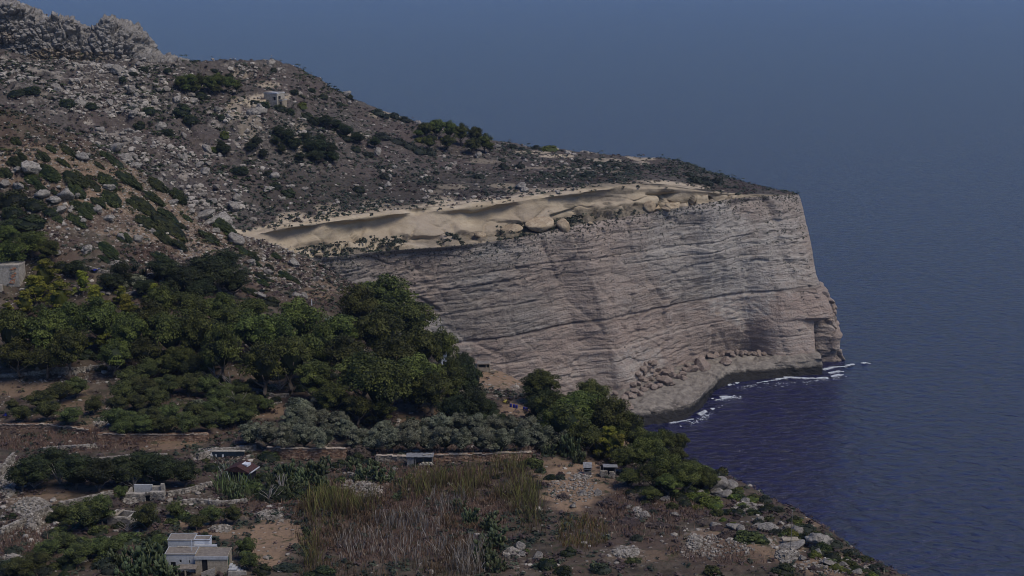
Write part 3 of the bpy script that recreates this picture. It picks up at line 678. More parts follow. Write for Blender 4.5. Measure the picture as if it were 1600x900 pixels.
# ------------------------------------------------------------------ labels: what it looks like and what it stands by
MARKS = [('the white tower house', 693, 565), ('the open red soil hut', 756, 568), ('the grey metal shed', 655, 718), ('the red roofed hut', 370, 728), ('the dark sunken tank', 352, 708),
    ('the arched stone shelter', 235, 772), ('the plain stone hut', 185, 806), ('the grey block house', 310, 868), ('the left edge stone hut', 15, 425), ('the stone bird hide', 950, 735), ('the tall pole', 1235, 820),
    ('the lone far house', 425, 148), ('the jagged crag', 110, 60), ('the white rock outcrop', 1120, 760), ('the cream overhang tip', 430, 372), ('the headland tip', 1247, 303), ('the reed bed', 640, 820),
    ('the long red wall', 750, 718), ('the blue barrels', 805, 633), ('the bare tan field', 430, 840), ('the left red wall', 240, 687), ('the ploughed red plot', 665, 640), ('the rounded reed clump', 910, 826),
    ('the brown grass strip', 130, 342), ('the hidden white rooftop', 935, 668), ('the blue tarpaulin', 148, 423), ('the ragged left terrace wall', 100, 582), ('the cactus stone pile', 570, 765), ('the olive grove', 600, 675), ('the hanging headland wood', 710, 212), ('the cream overhang', 700, 340)]
MARKS += [('the upper slope copse', 325, 132), ('the pale dirt track', 395, 150), ('the dark far slope trees', 495, 232), ('the big slope boulder', 368, 373), ('the twin mat shrub gully', 120, 195), ('the talus crest', 30, 170), ('the talus foot', 250, 270), ('the grey talus middle', 180, 160), ('the ochre slope streak', 372, 190), ('the white earth scars', 510, 326), ('the headland skyline bump', 430, 97), ('the sea platform corner', 1115, 590), ('the wave cut hollow', 1165, 548), ('the cliff foot pile', 1022, 588), ('the platform tree line', 972, 632), ('the hollow left end', 1085, 572), ('the near slope crest', 205, 255), ('the near slope foot', 300, 405), ('the crag foot', 60, 108), ('the left talus edge', 20, 150)]
MARKS = [m_ for m_ in MARKS if m_[0] not in ('the twin mat shrub gully', 'the talus crest', 'the grey talus middle')]
ORD = ['', ', second nearest', ', third nearest', ', fourth nearest', ', fifth nearest', ', sixth nearest', ', seventh nearest', ', eighth nearest', ', ninth nearest', ', tenth nearest', ', eleventh nearest', ', twelfth nearest'] + [', %s nearest' % w_ for w_ in ('thirteenth', 'fourteenth', 'fifteenth', 'sixteenth', 'seventeenth', 'eighteenth', 'nineteenth', 'twentieth')]
PEND = []
def later(o, desc, cat, group, px, py): PEND.append((o, desc, cat, group, px, py))
def flush_labels():
    rec = {}
    for it in PEND:
        o, desc, cat, group, px, py = it; best = None
        for nm, mx, my in MARKS:
            d = math.hypot(px - mx, py - my)
            if best is None or d < best[0]: best = (d, nm, mx, my)
        d, nm, mx, my = best; dx, dy = px - mx, py - my
        ve = 'above' if dy < 0 else 'below'; ho = 'left of' if dx < 0 else 'right of'
        if abs(dx) > 2.2 * abs(dy): di = ho
        elif abs(dy) > 2.2 * abs(dx): di = ve
        else: di = ve + ' and ' + ho
        rec.setdefault((desc, di, nm), []).append((d, it))
    for (desc, di, nm), l in rec.items():
        l.sort(key=lambda e: e[0])
        for i, (d, it) in enumerate(l): tag(it[0], '%s %s %s%s' % (desc, di, nm, ORD[min(i, 19)]), it[2], it[3])
GRP = {'euca': 'eucalyptus trees of the wood', 'pine': 'bright pines', 'flat': None, 'carob': 'dark carob trees', 'citrus': 'orchard trees', 'olive': 'olive trees of the grove'}
NAME = {'euca': 'eucalyptus_tree', 'pine': 'pine_tree', 'flat': 'umbrella_pine', 'carob': 'carob_tree', 'citrus': 'orchard_tree', 'olive': 'olive_tree'}
DESC = {'euca': 'dark green eucalyptus', 'pine': 'bright yellow green pine', 'flat': 'flat topped green pine', 'carob': 'dense blackish carob', 'citrus': 'rounded green orchard tree', 'olive': 'rounded silvery olive tree'}
def tree(kind, px, py, rx, ry, desc=None, surf=('near',), vis=True):
    ch = KIND[kind]['ch']; h = ground(px, py + ch * ry, surf); l = h[0]; s = mpp(l); i = random.randrange(99)
    e = empty(NAME[kind], l, random.uniform(0, 6.28), (rx * s, rx * s * random.uniform(.9, 1.1), ry * s / CP))
    obj('trunk', TRUNK[kind][i % 2], None, e); c = obj('crown', CROWN[kind][i % len(CROWN[kind])], None, e); c.location = (0, 0, ch)
    if vis: later(e, desc or DESC[kind], 'tree', GRP[kind], px, py)
    return e
def shrub(mk, px, py, rx, ry, name, desc, group, surf=('near',), ang=None, flatten=1.0):
    """low domed plant sitting on the slope, py at its middle; ang = tilt of its long axis in the picture (degrees, down to the right)"""
    h = ground(px, py + ry * .55, surf); l, nrm = h[0], h[1]; s = mpp(l); me = SHRUB[mk][random.randrange(4)]
    o = obj(name, me)
    if ang is None:
        up = (nrm * .5 + Vector((0, 0, 1))).normalized(); x = Vector((1, 0, 0)); y = up.cross(x).normalized(); x = y.cross(up)
        sx, sy, sz = rx * s, rx * s * .9, 1.45 * ry * s * flatten
    else:
        a = math.radians(ang); h2 = ground(px + math.cos(a) * rx, py + ry * .55 + math.sin(a) * rx, surf)[0]
        x = h2 - l
        if x.length > rx * s * 2.2 or x.length < 1e-4: x = Vector((rx * s, 0, -rx * s * .4))
        sx = x.length; x = x.normalized(); up = (nrm - x * nrm.dot(x)).normalized(); y = up.cross(x); sy = ry * s * 1.45; sz = ry * s * 1.25 * flatten
    o.matrix_world = Matrix.Translation(l) @ Matrix((x, y, up)).transposed().to_4x4() @ Matrix.Diagonal((sx * 1.05, sy, sz, 1))
    later(o, desc, 'shrub', group, px, py); return o
def boulder(mk, px, py, rx, ry, desc, group, surf=('near',), name='boulder', sink=.25):
    h = ground(px, py + ry * .6, surf); l = h[0]; s = mpp(l); i = random.randrange(8)
    o = obj(name, ROCK[mk][i]); o.location = l + Vector((0, 0, ry * s * (1 - sink) * .7)); o.rotation_euler = (random.uniform(-.3, .3), random.uniform(-.3, .3), random.uniform(0, 6.28))
    o.scale = (rx * s * 1.12, rx * s * 1.1, ry * s * 1.25)
    if desc: later(o, desc, 'boulder', group, px, py)
    return o
# ------------------------------------------------------------------ trees
for a in [(600,468,52,42),(560,482,36,40),(640,500,46,40),(655,545,42,42),(690,545,28,38),(590,520,50,42),(530,520,40,40),(570,585,52,42),(600,600,48,50),(620,560,42,40),(545,560,40,40),(500,545,40,42),(470,505,40,40),(440,525,36,40),(455,560,40,45),
          (405,520,42,42),(370,505,36,35),(350,545,36,45),(415,570,40,42),(490,590,36,34),(520,620,30,30),(655,590,40,38),(700,590,32,36),(675,610,34,34),(560,635,26,26),(595,640,26,22),
          (110,505,36,36),(70,520,40,44),(25,520,34,46),(110,545,34,40),(160,500,36,40),(205,520,36,40),(240,505,38,42),(270,520,40,44),(310,520,36,44),(300,480,36,32),(255,470,32,30),(345,485,32,30),(30,555,34,30),(75,560,34,28),(230,550,30,28),(280,560,30,24),(180,555,30,28),(395,485,30,26),(20,395,30,24),(50,378,28,22),(12,368,22,20),(75,390,24,18)]:
    tree('euca', *a)
for a in [(845,600,34,28),(880,660,44,36),(905,640,42,38),(865,635,34,30),(955,655,36,38),(925,618,30,26),(985,670,30,34),(1015,700,28,32),(1040,728,28,30),(1000,712,24,24),(1035,690,22,26),(1070,745,26,24),(915,682,32,26),(975,715,26,22),(1020,740,26,22),(1045,755,24,18),(1055,715,22,22),(1085,735,22,20),(1100,745,20,16),(960,680,26,24),(1000,690,24,24),(1062,690,18,20),(930,650,30,30),(1110,752,18,14),(1015,770,18,12),(985,745,22,16)]:
    tree('euca', *a, desc='mid green broad tree')
for a in [(72,430,38,26),(58,452,36,26),(95,468,36,30),(40,475,26,22),(15,490,20,18),(152,466,28,22),(165,513,30,34),(200,480,26,22),(130,440,20,20),(190,460,18,14),(215,495,20,18),(710,605,22,28),(950,690,30,26),(965,700,24,26),(940,620,24,22),(240,455,20,14)]:
    tree('pine', *a)
tree('flat', 325, 520, 46, 24)
for a in [(325,425,44,32),(290,440,34,28),(365,440,30,28),(350,410,30,20),(190,425,18,20),(735,595,26,36),(740,632,30,34),(715,640,24,28),(760,640,22,22),(725,570,22,24),(120,420,22,16),(175,440,26,16),
          (55,735,34,30),(85,722,34,28),(120,735,38,32),(155,740,36,30),(190,735,36,28),(225,728,34,26),(255,735,32,28),(290,738,28,24),(35,745,26,24),(255,420,28,20),(225,450,22,16),(310,455,30,24)]:
    tree('carob', *a)
for a in [(775,660,22,20),(748,660,22,18),(838,615,26,22),(842,640,26,22),(650,618,30,26),(585,655,18,14),(540,650,18,14),(700,640,24,22),(330,560,26,22),(300,575,24,20)]:
    tree('carob', *a)
rg = np.random.default_rng(77)
for i in range(70):
    if i < 45: px, py = rg.uniform(330, 720), rg.uniform(575, 640)
    else: px, py = rg.uniform(0, 330), rg.uniform(525, 570)
    if 600 < px < 700 and py > 618: continue
    q_ = rg.uniform(10, 18); shrub('carob', px, py, q_, q_ * .6, 'undergrowth_bush', 'dark green undergrowth bush', 'undergrowth of the wood')
for a in [(205,590,26,20),(235,578,24,20),(265,572,24,20),(295,568,24,20),(320,575,20,18),(195,612,26,20),(228,605,26,20),(262,602,26,20),(295,598,26,20),(325,602,22,20),(185,632,22,16),(215,628,20,16),(245,622,22,18),(180,652,24,20),(205,655,24,18),(235,652,24,20),(265,647,24,20),(300,642,26,20),(335,640,26,20),(365,632,24,20),(395,628,22,18),(415,632,16,14),
          (195,668,22,16),(225,665,24,18),(258,663,24,18),(292,661,24,18),(325,658,24,18),(355,653,24,18),(385,647,22,18),(345,615,24,18),(375,608,22,18),(35,645,22,16),(65,625,24,18),(95,612,26,20),(120,605,22,18),(75,640,22,18),(148,632,18,17),(110,649,24,16),(20,635,14,12),
          (135,802,30,28),(160,795,24,26),(230,806,26,26),(190,768,14,14),(330,805,22,16),(365,804,17,17),(310,815,18,14),(100,845,24,18),(75,858,24,18),(120,865,28,22),(60,875,24,18),(95,800,18,16),(275,795,18,14),(385,855,18,22),(390,875,18,18),(250,845,18,12),(180,850,24,18),(150,855,24,18),(30,885,26,18)]:
    tree('citrus', *a)
for a in [(392,678,22,24),(420,678,24,22),(447,684,24,22),(475,682,24,22),(505,684,22,22),(455,662,21,20),(480,666,22,20),(465,640,25,22),(495,638,22,18),(480,653,22,20),(525,660,25,20),(540,670,20,17),(505,653,18,15),(560,686,22,20),(585,688,22,20),(612,688,22,21),(640,688,22,21),(600,670,18,15),(668,688,24,22),(695,686,24,22),(722,688,24,22),(752,688,24,22),(782,688,24,21),(812,686,22,22),(640,670,20,17),(665,668,20,17),(690,664,22,20),(718,662,22,20),(745,664,22,20),(772,666,22,20),(800,666,22,20),(828,670,22,22),(846,683,27,24),(872,683,27,24),(860,666,25,22),(890,670,20,22),(715,648,20,15)]:
    tree('olive', *a)
# far woods on the headland, each tree its own
for a in [(665,203,14,14),(683,200,16,16),(702,203,14,16),(720,208,15,16),(742,212,15,17),(757,222,14,14),(738,226,16,12),(700,222,14,12),(672,222,14,12),(655,208,10,8),(765,230,10,8)]:
    tree('euca', *a, desc='dark bushy headland tree', surf=('head',))
for a in [(283,128,12,12),(297,126,13,14),(312,128,13,14),(328,130,13,14),(343,128,13,14),(357,130,13,13),(370,134,10,12),(305,138,12,9),(335,138,12,9),(290,137,10,8)]:
    tree('euca', *a, desc='small bushy tree', surf=('head',))
for a in [(435,205,12,10),(450,215,15,15),(462,225,15,12),(485,228,15,15),(500,232,18,15),(515,235,18,15),(492,245,18,11),(520,245,15,11),(478,215,11,10),(510,190,16,12),(525,195,12,10),(400,222,12,11),(392,230,11,9),(412,240,10,9),(345,228,10,11),(352,235,11,11),(540,205,15,12),(560,215,15,11),(585,222,12,10),(470,245,10,8),(440,232,11,9),(430,220,10,9)]:
    tree('carob', *a, desc='dark round far tree', surf=('head',))
# ------------------------------------------------------------------ low shrubs
def cr3(x, y): return x / 4, 225 + y / 4
for (x, y, rx, ry) in [(430,35,66,22),(700,85,95,24),(470,200,90,42),(670,215,78,40),(690,325,70,42),(800,210,100,36),(990,245,85,30),(480,285,70,30),(610,352,56,24),(490,372,52,26),(890,372,95,40),(950,325,90,30),(1050,432,85,36),(1050,500,130,48),(1300,570,80,32),(1390,500,105,34),(1120,622,62,30),(670,642,76,26),(660,715,48,18),(1010,702,88,30),(205,215,70,20),(310,172,74,36),(40,170,44,24),(95,100,56,28),(560,203,28,16),(1110,218,62,46),(150,255,36,14),(260,268,46,18),(270,68,50,24),(395,106,52,20),(320,20,40,18),(620,125,40,16),(900,480,70,26),(1000,545,40,30),(1170,455,36,20),(1440,560,60,24),(480,465,70,26),(360,455,40,20),(700,690,60,20),(780,575,50,26)]:
    px, py = cr3(x, y); shrub('mat', px, py, rx / 3.5, ry / 3.4, 'mat_shrub', 'low green cushion shrub', 'cushion shrubs on the stony slope', ang=36, flatten=.8)
for (px, py, rx, ry) in [(395,397,14,6),(378,388,14,6),(400,410,12,5),(430,398,12,5),(445,428,14,6),(420,415,10,4),(460,435,12,5),(410,440,12,6),(395,455,14,6)]:
    shrub('mat', px, py, rx, ry, 'mat_shrub', 'low green cushion shrub', 'cushion shrubs on the stony slope', ang=36, flatten=.8)
rs = np.random.default_rng(31)
for i in range(60):
    px = rs.uniform(0, 255); py = rs.uniform(805, 900)
    if (20 < px < 90 and 835 < py < 868) or (30 < px < 75 and py < 832): continue
    q_ = rs.uniform(9, 18); mk = ('citrus', 'carob', 'carob', 'mat', 'dark')[rs.integers(0, 5)]; shrub(mk, px, py, q_, q_ * .6, 'bush', {'mat': 'low green cushion bush', 'carob': 'very dark green bush', 'citrus': 'mid green leafy bush', 'dark': 'dull dark scrub bush'}[mk], None)
for (px, py, q_) in [(395,755,16),(410,745,14),(445,765,16),(465,772,16),(500,775,14),(520,765,13),(530,750,12),(415,775,14),(345,760,10),(300,810,14),(320,835,8),(340,800,14),(285,805,14),(270,815,14),(400,745,12),(620,755,9),(640,745,9),(860,745,10),(845,735,10),(530,725,14),(555,715,16),(575,722,12),(1000,765,14),(1025,775,14),(1045,770,14),(1070,785,12),(1095,780,12),(1050,790,12),(985,770,12),(1075,765,14),(1120,800,12),(1010,785,10),(840,760,9),(700,735,8),(775,745,8),(655,765,8),(560,790,9),(830,800,9)]:
    mk = ('citrus', 'carob', 'carob')[rs.integers(0, 3)]; shrub(mk, px, py, q_, q_ * .65, 'bush', {'carob': 'very dark green bush', 'citrus': 'mid green leafy bush'}[mk], None)
for i in range(24):
    t = rs.uniform(0, 1); px = 20 + t * 400 + rs.normal() * 20; py = 205 + t * 205 + rs.uniform(0, 75)
    if py < 180 + px * .56: continue
    q_ = rs.uniform(7, 15); shrub('mat', px, py, q_ * 1.3, q_ * .5, 'mat_shrub', 'low green cushion shrub', 'cushion shrubs on the stony slope', ang=36, flatten=.8)
for i in range(70):
    t = rs.uniform(0, 1); px = 1060 + t * 310 + rs.normal() * 6; ey = np.interp(px, [1080, 1140, 1200, 1245, 1300, 1400], [728, 750, 778, 803, 838, 900]); py = ey + rs.uniform(6, 46)
    q_ = rs.uniform(6, 13); mk = ('mat', 'carob', 'citrus', 'citrus', 'lime', 'dark')[rs.integers(0, 6)]; shrub(mk, px, py, q_, q_ * .6, 'bush', {'mat': 'low green cushion bush', 'carob': 'very dark green bush', 'citrus': 'mid green leafy bush', 'lime': 'yellow green leafy bush', 'dark': 'dull dark scrub bush'}[mk], None)
for (px, py, rx, ry) in [(20,308,28,16),(55,318,20,10),(20,330,20,12),(80,330,14,8),(45,345,30,12),(15,350,18,12),(95,415,16,10),(270,433,22,10),(210,437,18,9),(390,475,16,8),(420,470,20,8)]:
    shrub('carob', px, py, rx, ry, 'evergreen_shrub', 'blackish green bushy shrub', 'blackish shrubs of the near slope')
for (px, py, rx, ry) in [(222,107,9,3.5),(208,115,6,3),(262,109,6,3),(312,148,12,4),(285,172,12,7),(298,185,11,6),(232,172,10,5),(218,195,8,6),(105,160,12,6),(143,165,9,5),(262,205,8,5),(335,110,5,3),(358,117,5,3),(192,122,5,3),(345,183,7,5),(398,160,9,4),(412,163,9,5),(437,168,10,5),(450,172,10,4),(380,152,4,3),(478,180,9,5),(488,188,9,6),(25,145,14,5),(50,140,12,6),(375,265,12,6),(540,215,9,4),
                         (597,212,12,5),(620,220,12,5),(640,228,10,6),(655,235,10,6),(672,237,9,6),(590,175,10,5),(600,180,8,4),(615,180,8,5),(632,186,9,4),(785,250,6,3),(790,262,6,4),(812,259,8,4),(785,258,5,4),(838,222,7,3),(747,275,10,4),(815,232,6,3),(800,228,7,4),(905,252,6,3),(935,255,7,3),(963,258,6,4),(980,262,6,3),(1085,280,12,6),(1100,282,14,6),(1120,282,10,5),(1075,272,8,4),(875,272,9,4),(920,272,12,4),(940,290,12,4),(430,290,9,5),(450,300,10,5),(600,275,9,5),(560,295,9,5),(420,270,8,4),(545,150,6,3),(427,109,5,4),(460,143,6,4),(485,140,8,3),(505,150,7,3),(530,162,6,3),(500,215,8,5),(555,232,8,4),(575,240,9,4)]:
    shrub('dark' if px > 560 else 'carob', px, py, rx * 1.3, ry * 1.35, 'scrub_bush', 'small dark bush', 'dark bushes on the far slope', surf=('head',))
for (px, py, rx, ry) in [(858,232,15,7),(350,210,8,9),(335,232,6,8),(472,165,8,8),(655,218,10,6)]:
    shrub('lime', px, py, rx, ry, 'green_bush', 'fresh green bush', 'fresh green bushes on the far slope', surf=('head',))
for (px, py, rx, ry) in [(1110,782,20,10),(1085,775,16,8),(1065,772,14,8),(1150,775,14,8),(1118,790,14,7),(1160,790,12,6),(1130,812,8,4),(1100,768,10,6),(1145,818,7,4),(1090,792,10,5)]:
    shrub('lime', px, py, rx, ry, 'lime_shrub', 'bright yellow green shrub', 'yellow green shrubs of the seaward slope')
for (px, py, rx, ry, mk) in [(1176,838,30,13,'citrus'),(832,723,20,12,'citrus'),(1095,752,24,14,'carob'),(1055,750,28,18,'citrus'),(1030,760,22,12,'carob'),(1080,725,20,12,'citrus'),(1125,735,14,10,'citrus'),(1060,775,20,8,'carob'),(1150,800,16,8,'carob'),(1100,735,16,12,'citrus'),(1195,780,14,8,'dark'),(1215,795,12,6,'dark'),(1240,812,14,7,'carob'),(1262,826,16,8,'dark'),(1275,838,16,8,'carob'),(1255,840,10,12,'carob'),(1305,850,14,8,'dark'),(1330,862,16,7,'dark'),(1350,872,16,7,'mat'),(1370,885,14,6,'dark'),(1300,868,16,9,'carob'),(1340,888,14,7,'mat'),(1285,855,14,10,'mat'),
                             (1115,890,16,12,'citrus'),(1222,890,22,12,'carob'),(888,862,15,9,'carob'),(855,880,18,12,'carob'),(820,862,8,7,'citrus'),(990,876,14,6,'citrus'),(995,840,12,6,'dark'),(880,890,16,8,'carob'),(940,888,18,10,'dark'),(1180,800,12,6,'mat'),(1200,790,10,5,'mat'),(1185,815,10,6,'dark'),(1135,800,14,6,'carob'),(1020,800,12,5,'dark'),(875,745,10,6,'dark'),
                             (440,738,20,10,'carob'),(420,712,20,10,'carob'),(430,770,30,14,'carob'),(480,768,24,14,'carob'),(400,760,20,14,'citrus'),(330,730,16,9,'carob'),(320,720,10,6,'citrus'),(535,775,15,6,'carob'),(460,750,16,10,'citrus'),(230,760,10,6,'carob'),(180,785,12,10,'brown'),(300,760,8,6,'citrus'),(355,770,10,8,'citrus'),(130,820,20,10,'citrus'),(200,840,24,12,'citrus'),(240,838,20,10,'carob'),(165,880,20,12,'dark'),(220,885,20,10,'dark'),(80,835,16,8,'dark'),(20,860,16,10,'dark'),(500,895,30,12,'carob'),(410,890,16,12,'carob'),(450,885,24,10,'dark'),
                             (210,435,20,10,'olive'),(190,445,14,8,'olive'),(340,612,14,8,'olive'),(310,628,12,8,'olive'),(420,605,14,8,'olive'),(375,655,14,8,'olive'),(160,575,10,7,'citrus'),(230,555,14,8,'citrus')]:
    shrub(mk, px, py, rx, ry, 'bush', {'citrus': 'mid green leafy bush', 'carob': 'very dark green bush', 'dark': 'dull dark scrub bush', 'mat': 'low green cushion bush', 'brown': 'dry brown bush', 'olive': 'grey green bush'}[mk], None)
for (px, py, rx, ry) in [(1008,795,12,7),(875,742,8,7),(1010,790,10,5),(1135,835,18,8),(1120,825,14,6),(1160,822,10,6),(1280,890,10,4),(1000,775,20,7),(975,760,18,8),(950,785,20,7),(1030,820,20,6),(985,815,20,6),(1100,815,14,6),(1270,888,10,4),(880,775,12,6),(375,690,14,5),(560,705,24,14)]:
    shrub('brown', px, py, rx, ry, 'dry_bush', 'dry brown twiggy bush', 'dry bushes of the foreground')

# ------------------------------------------------------------------ boulders
for (px, py, rx, ry) in [(129,244,10,8),(48,263,14,11),(27,264,8,6),(6,286,8,6),(102,303,14,11),(67,304,10,7),(86,311,10,6),(60,323,6,5),(92,329,11,6),(152,328,6,7),(210,257,9,7),(172,292,8,5),(250,243,6,6),(330,251,12,6),(318,312,14,8),(343,304,6,4),(368,373,14,11),(271,315,7,5),(170,341,8,5),(138,390,9,7),(215,372,8,6),(190,370,7,5),(240,361,6,5),(120,306,6,5),(30,290,8,6),(360,320,6,5),(338,360,6,5),(350,412,8,5),(392,410,8,5),(460,411,8,8),(493,435,6,4),(405,460,9,5),(463,460,8,5),(477,462,6,6),(420,425,8,5),(300,330,7,4),(112,325,6,4),(130,345,6,4),(90,395,6,4)]:
    boulder('grey', px, py, rx, ry, 'rough pale grey boulder', 'boulders of the near slope')
for (px, py, rx, ry) in [(1118,756,20,13),(1098,752,10,7),(1140,760,12,9),(1130,772,14,7),(1074,732,6,8),(1078,742,8,5),(1120,768,10,7),(1082,776,9,4),(1095,770,7,5),(1280,846,18,13),(1276,862,8,7),(1040,778,8,5),(1008,804,7,5),(1148,823,12,6),(1118,820,8,5),(1200,825,12,6),(1205,822,8,5),(1245,828,12,6),(1235,851,20,5),(1300,880,14,5),(1255,872,6,5),(1340,893,10,4),(1057,804,7,4),(982,792,5,4),(1165,782,6,4),(1182,820,8,4),(1190,812,7,4),(1318,882,6,5),(812,853,8,7),(840,868,8,6),(815,865,6,5),(960,735,10,4),(910,770,6,4),(933,770,7,4),(895,790,5,4),(1130,836,6,3),(1158,826,9,5)]:
    boulder('grey', px, py, rx, ry, 'weathered whitish rock', 'whitish rocks of the seaward slope')
for (px, py, rx, ry) in [(32,495,9,8),(205,551,8,8),(206,537,6,5),(190,548,5,5),(617,733,4,4),(62,575,6,5),(72,580,6,5),(140,575,5,6)]:
    boulder('grey', px, py, rx, ry, 'single grey boulder', None)
for (px, py, rx, ry) in [(797,357,16,6),(842,351,21,9),(880,352,9,11),(1014,322,10,8),(1024,325,9,5),(1050,322,14,7),(498,399,8,5),(750,366,9,5),(922,349,4,3),(1040,327,6,4)]:
    boulder('creamrock', px, py, rx, ry, 'fallen cream limestone block', 'cream blocks on the cliff ledge', surf=('band', 'cliff'), sink=.3)
PB = [(1007,593),(1000,590),(997,600),(1006,580),(1018,578),(1012,575),(1017,592),(1024,585),(1030,590),(1040,593),(1045,583),(1052,588),(1062,587),(1068,590),(1065,585),(1022,604),(1012,602),(1030,602),(1005,608),(992,610),(985,617),(975,622),(970,630),(980,635),(962,615),(1000,615),(1080,576),(1075,570),(1072,578),(1097,570),(1110,556),(1118,555),(1128,553),(1140,552),(1150,551),(1145,555),(1158,553),(1164,551),(1172,552),(1178,553),(1185,552),(1192,553),(1136,565),(1095,560),(990,600),(1008,570),(1015,566),(1020,568),(1002,576),(1028,578),(996,585),(1036,584),(1050,600)]
BIG = {(1040,593): (12, 8), (1045,583): (11, 9), (1062,587): (9, 5), (1097,570): (12, 9), (1136,565): (9, 6), (1110,556): (8, 5), (1080,576): (9, 6), (980,635): (11, 7), (1007,570): (6, 6), (985,617): (9, 6), (1006,580): (5, 8), (1140,552): (7, 4.5)}
for (px, py) in PB:
    rx, ry = BIG.get((px, py), (random.uniform(4.2, 6.5), random.uniform(3.4, 5.2)))
    boulder('pinkrock', px, py, rx, ry, ('large' if rx > 7 else 'small') + ' angular pinkish block', 'fallen blocks at the cliff foot', surf=('plat', 'cliff'), name='fallen_block', sink=.15)
# talus boulders under the crag: the largest ones singly, the smaller rubble as one mass
def area_pick(P, wfun, n, r, back=None):
    a = P[1:, 1:] - P[:-1, :-1]; b = P[1:, :-1] - P[:-1, 1:]; cr = np.cross(a, b); ar = .5 * np.linalg.norm(cr, axis=-1); cen = (P[1:, 1:] + P[:-1, :-1]) / 2
    u, v = proj(cen); w_ = ar * wfun(u, v, cen); w_ = np.maximum(w_, 0).ravel(); i = r.choice(w_.size, n, p=w_ / w_.sum())
    nr = (cr / (2 * ar[..., None] + 1e-9)).reshape(-1, 3)[i]; nr *= np.sign(nr[:, 2:3] + 1e-9)
    c = cen.reshape(-1, 3)[i]; e = a.reshape(-1, 3)[i]; f = b.reshape(-1, 3)[i]
    return c + e * r.uniform(-.5, .5, (n, 1)) + f * r.uniform(-.5, .5, (n, 1)), nr
def mass(name, mat, base, Pc, sc, r, rot=True, tint=None, lift=.2):
    """many small copies of a few low shapes joined into one mesh"""
    Vs, Fs, Ts = [], [], []; off = 0; k_ = r.integers(0, len(base), len(Pc))
    for j, (V, F) in enumerate(base):
        m_ = np.where(k_ == j)[0]
        if not len(m_): continue
        an = r.uniform(0, 6.28, len(m_)); c, s_ = np.cos(an), np.sin(an)
        X = V[None, :, 0] * c[:, None] - V[None, :, 1] * s_[:, None]; Y_ = V[None, :, 0] * s_[:, None] + V[None, :, 1] * c[:, None]; Zz = np.repeat(V[None, :, 2], len(m_), 0)
        W_ = np.stack([X, Y_, Zz], -1) * sc[m_][:, None, :] + Pc[m_][:, None, :] + np.array([0, 0, 1.]) * (sc[m_][:, 2] * lift)[:, None, None]
        Vs.append(W_.reshape(-1, 3)); Fs.append((F[None] + (np.arange(len(m_)) * len(V))[:, None, None] + off).reshape(-1, F.shape[1])); off += W_.shape[0] * W_.shape[1]
        t = r.uniform(0, 1, len(m_)) if tint is None else tint[m_]; Ts.append(np.repeat(t, len(V), 0))
    return stuff(obj(name, mesh_np(name, np.concatenate(Vs), np.concatenate(Fs), False, {'tint': np.concatenate(Ts)}), mat))
LOW = [rock_shape(rr_, 1, 7, .08, (1, .85, .75)) for _ in range(10)]
V0, F0 = ICO[1]
rw = np.random.default_rng(21)
def wtalus(u, v, c):
    n = fbm(c * .035, 3, 90); m_ = (1 - sstep(330, 520, u + n * 120)) * sstep(92, 104, v) * (.06 + 1.3 * sstep(-.12, .22, n + .5 * fbm(c * np.array([.02, .06, .1]), 3, 89)))
    return (m_ + .10 * (v > 95) * (1 - sstep(900, 1000, u))) * (v < 345)
Pc, _ = area_pick(HEAD, wtalus, 190, rw)
for p in Pc:
    s = rw.uniform(1.1, 2.6) if rw.random() < .8 else rw.uniform(2.6, 3.8); o = obj('boulder', ROCK['grey'][rw.integers(0, 8)]); o.location = Vector(p) + Vector((0, 0, s * .2)); o.rotation_euler = tuple(rw.uniform(-.5, .5, 2)) + (rw.uniform(0, 6.28),); o.scale = (s, s * rw.uniform(.7, 1), s * rw.uniform(.65, 1))
    u_, v_ = proj(np.array(p)); sz = 'big' if s > 2.1 else ('middling' if s > 1.5 else 'small')
    later(o, sz + (' pale grey boulder' if u_ < 330 else ' pale scrub stone'), 'boulder', 'boulders of the rubble slope' if u_ < 330 else 'stones of the headland slope', float(u_), float(v_))
n = 11000; Pc, _ = area_pick(HEAD, wtalus, n, rw); s = .28 + rw.exponential(.42, n); s = np.clip(s, 0, 1.9)
mass('talus_rubble', M['rubble'], LOW, Pc, np.stack([s, s, s * .8], -1), rw)
def wnear(u, v, c):
    n = fbm(c * .06, 3, 91); spur = (c[..., 1] > 350) * (v < 480 - .1 * u) * (.5 + sstep(-.2, .25, n)); z = Z_at(c, 2)
    return spur * .28 + .6 * z + .02
gx0 = NEAR[..., 0]
from_z = zonemap(NEAR, npatch)
def Z_at(c, ch):   # zone weight at cell centres of the near grid
    return (from_z[1:, 1:, ch] + from_z[:-1, :-1, ch]) / 2
def visible_near(c): return edge_dist(c[..., 0], c[..., 1])[0] < 6
n = 9000; Pc, _ = area_pick(NEAR, lambda u, v, c: wnear(u, v, c) * visible_near(c) * (v < 960), n, rw); s = np.clip(.13 + rw.exponential(.17, n), 0, .9)
mass('loose_stones', M['rubble'], LOW, Pc, np.stack([s, s, s * .75], -1), rw)
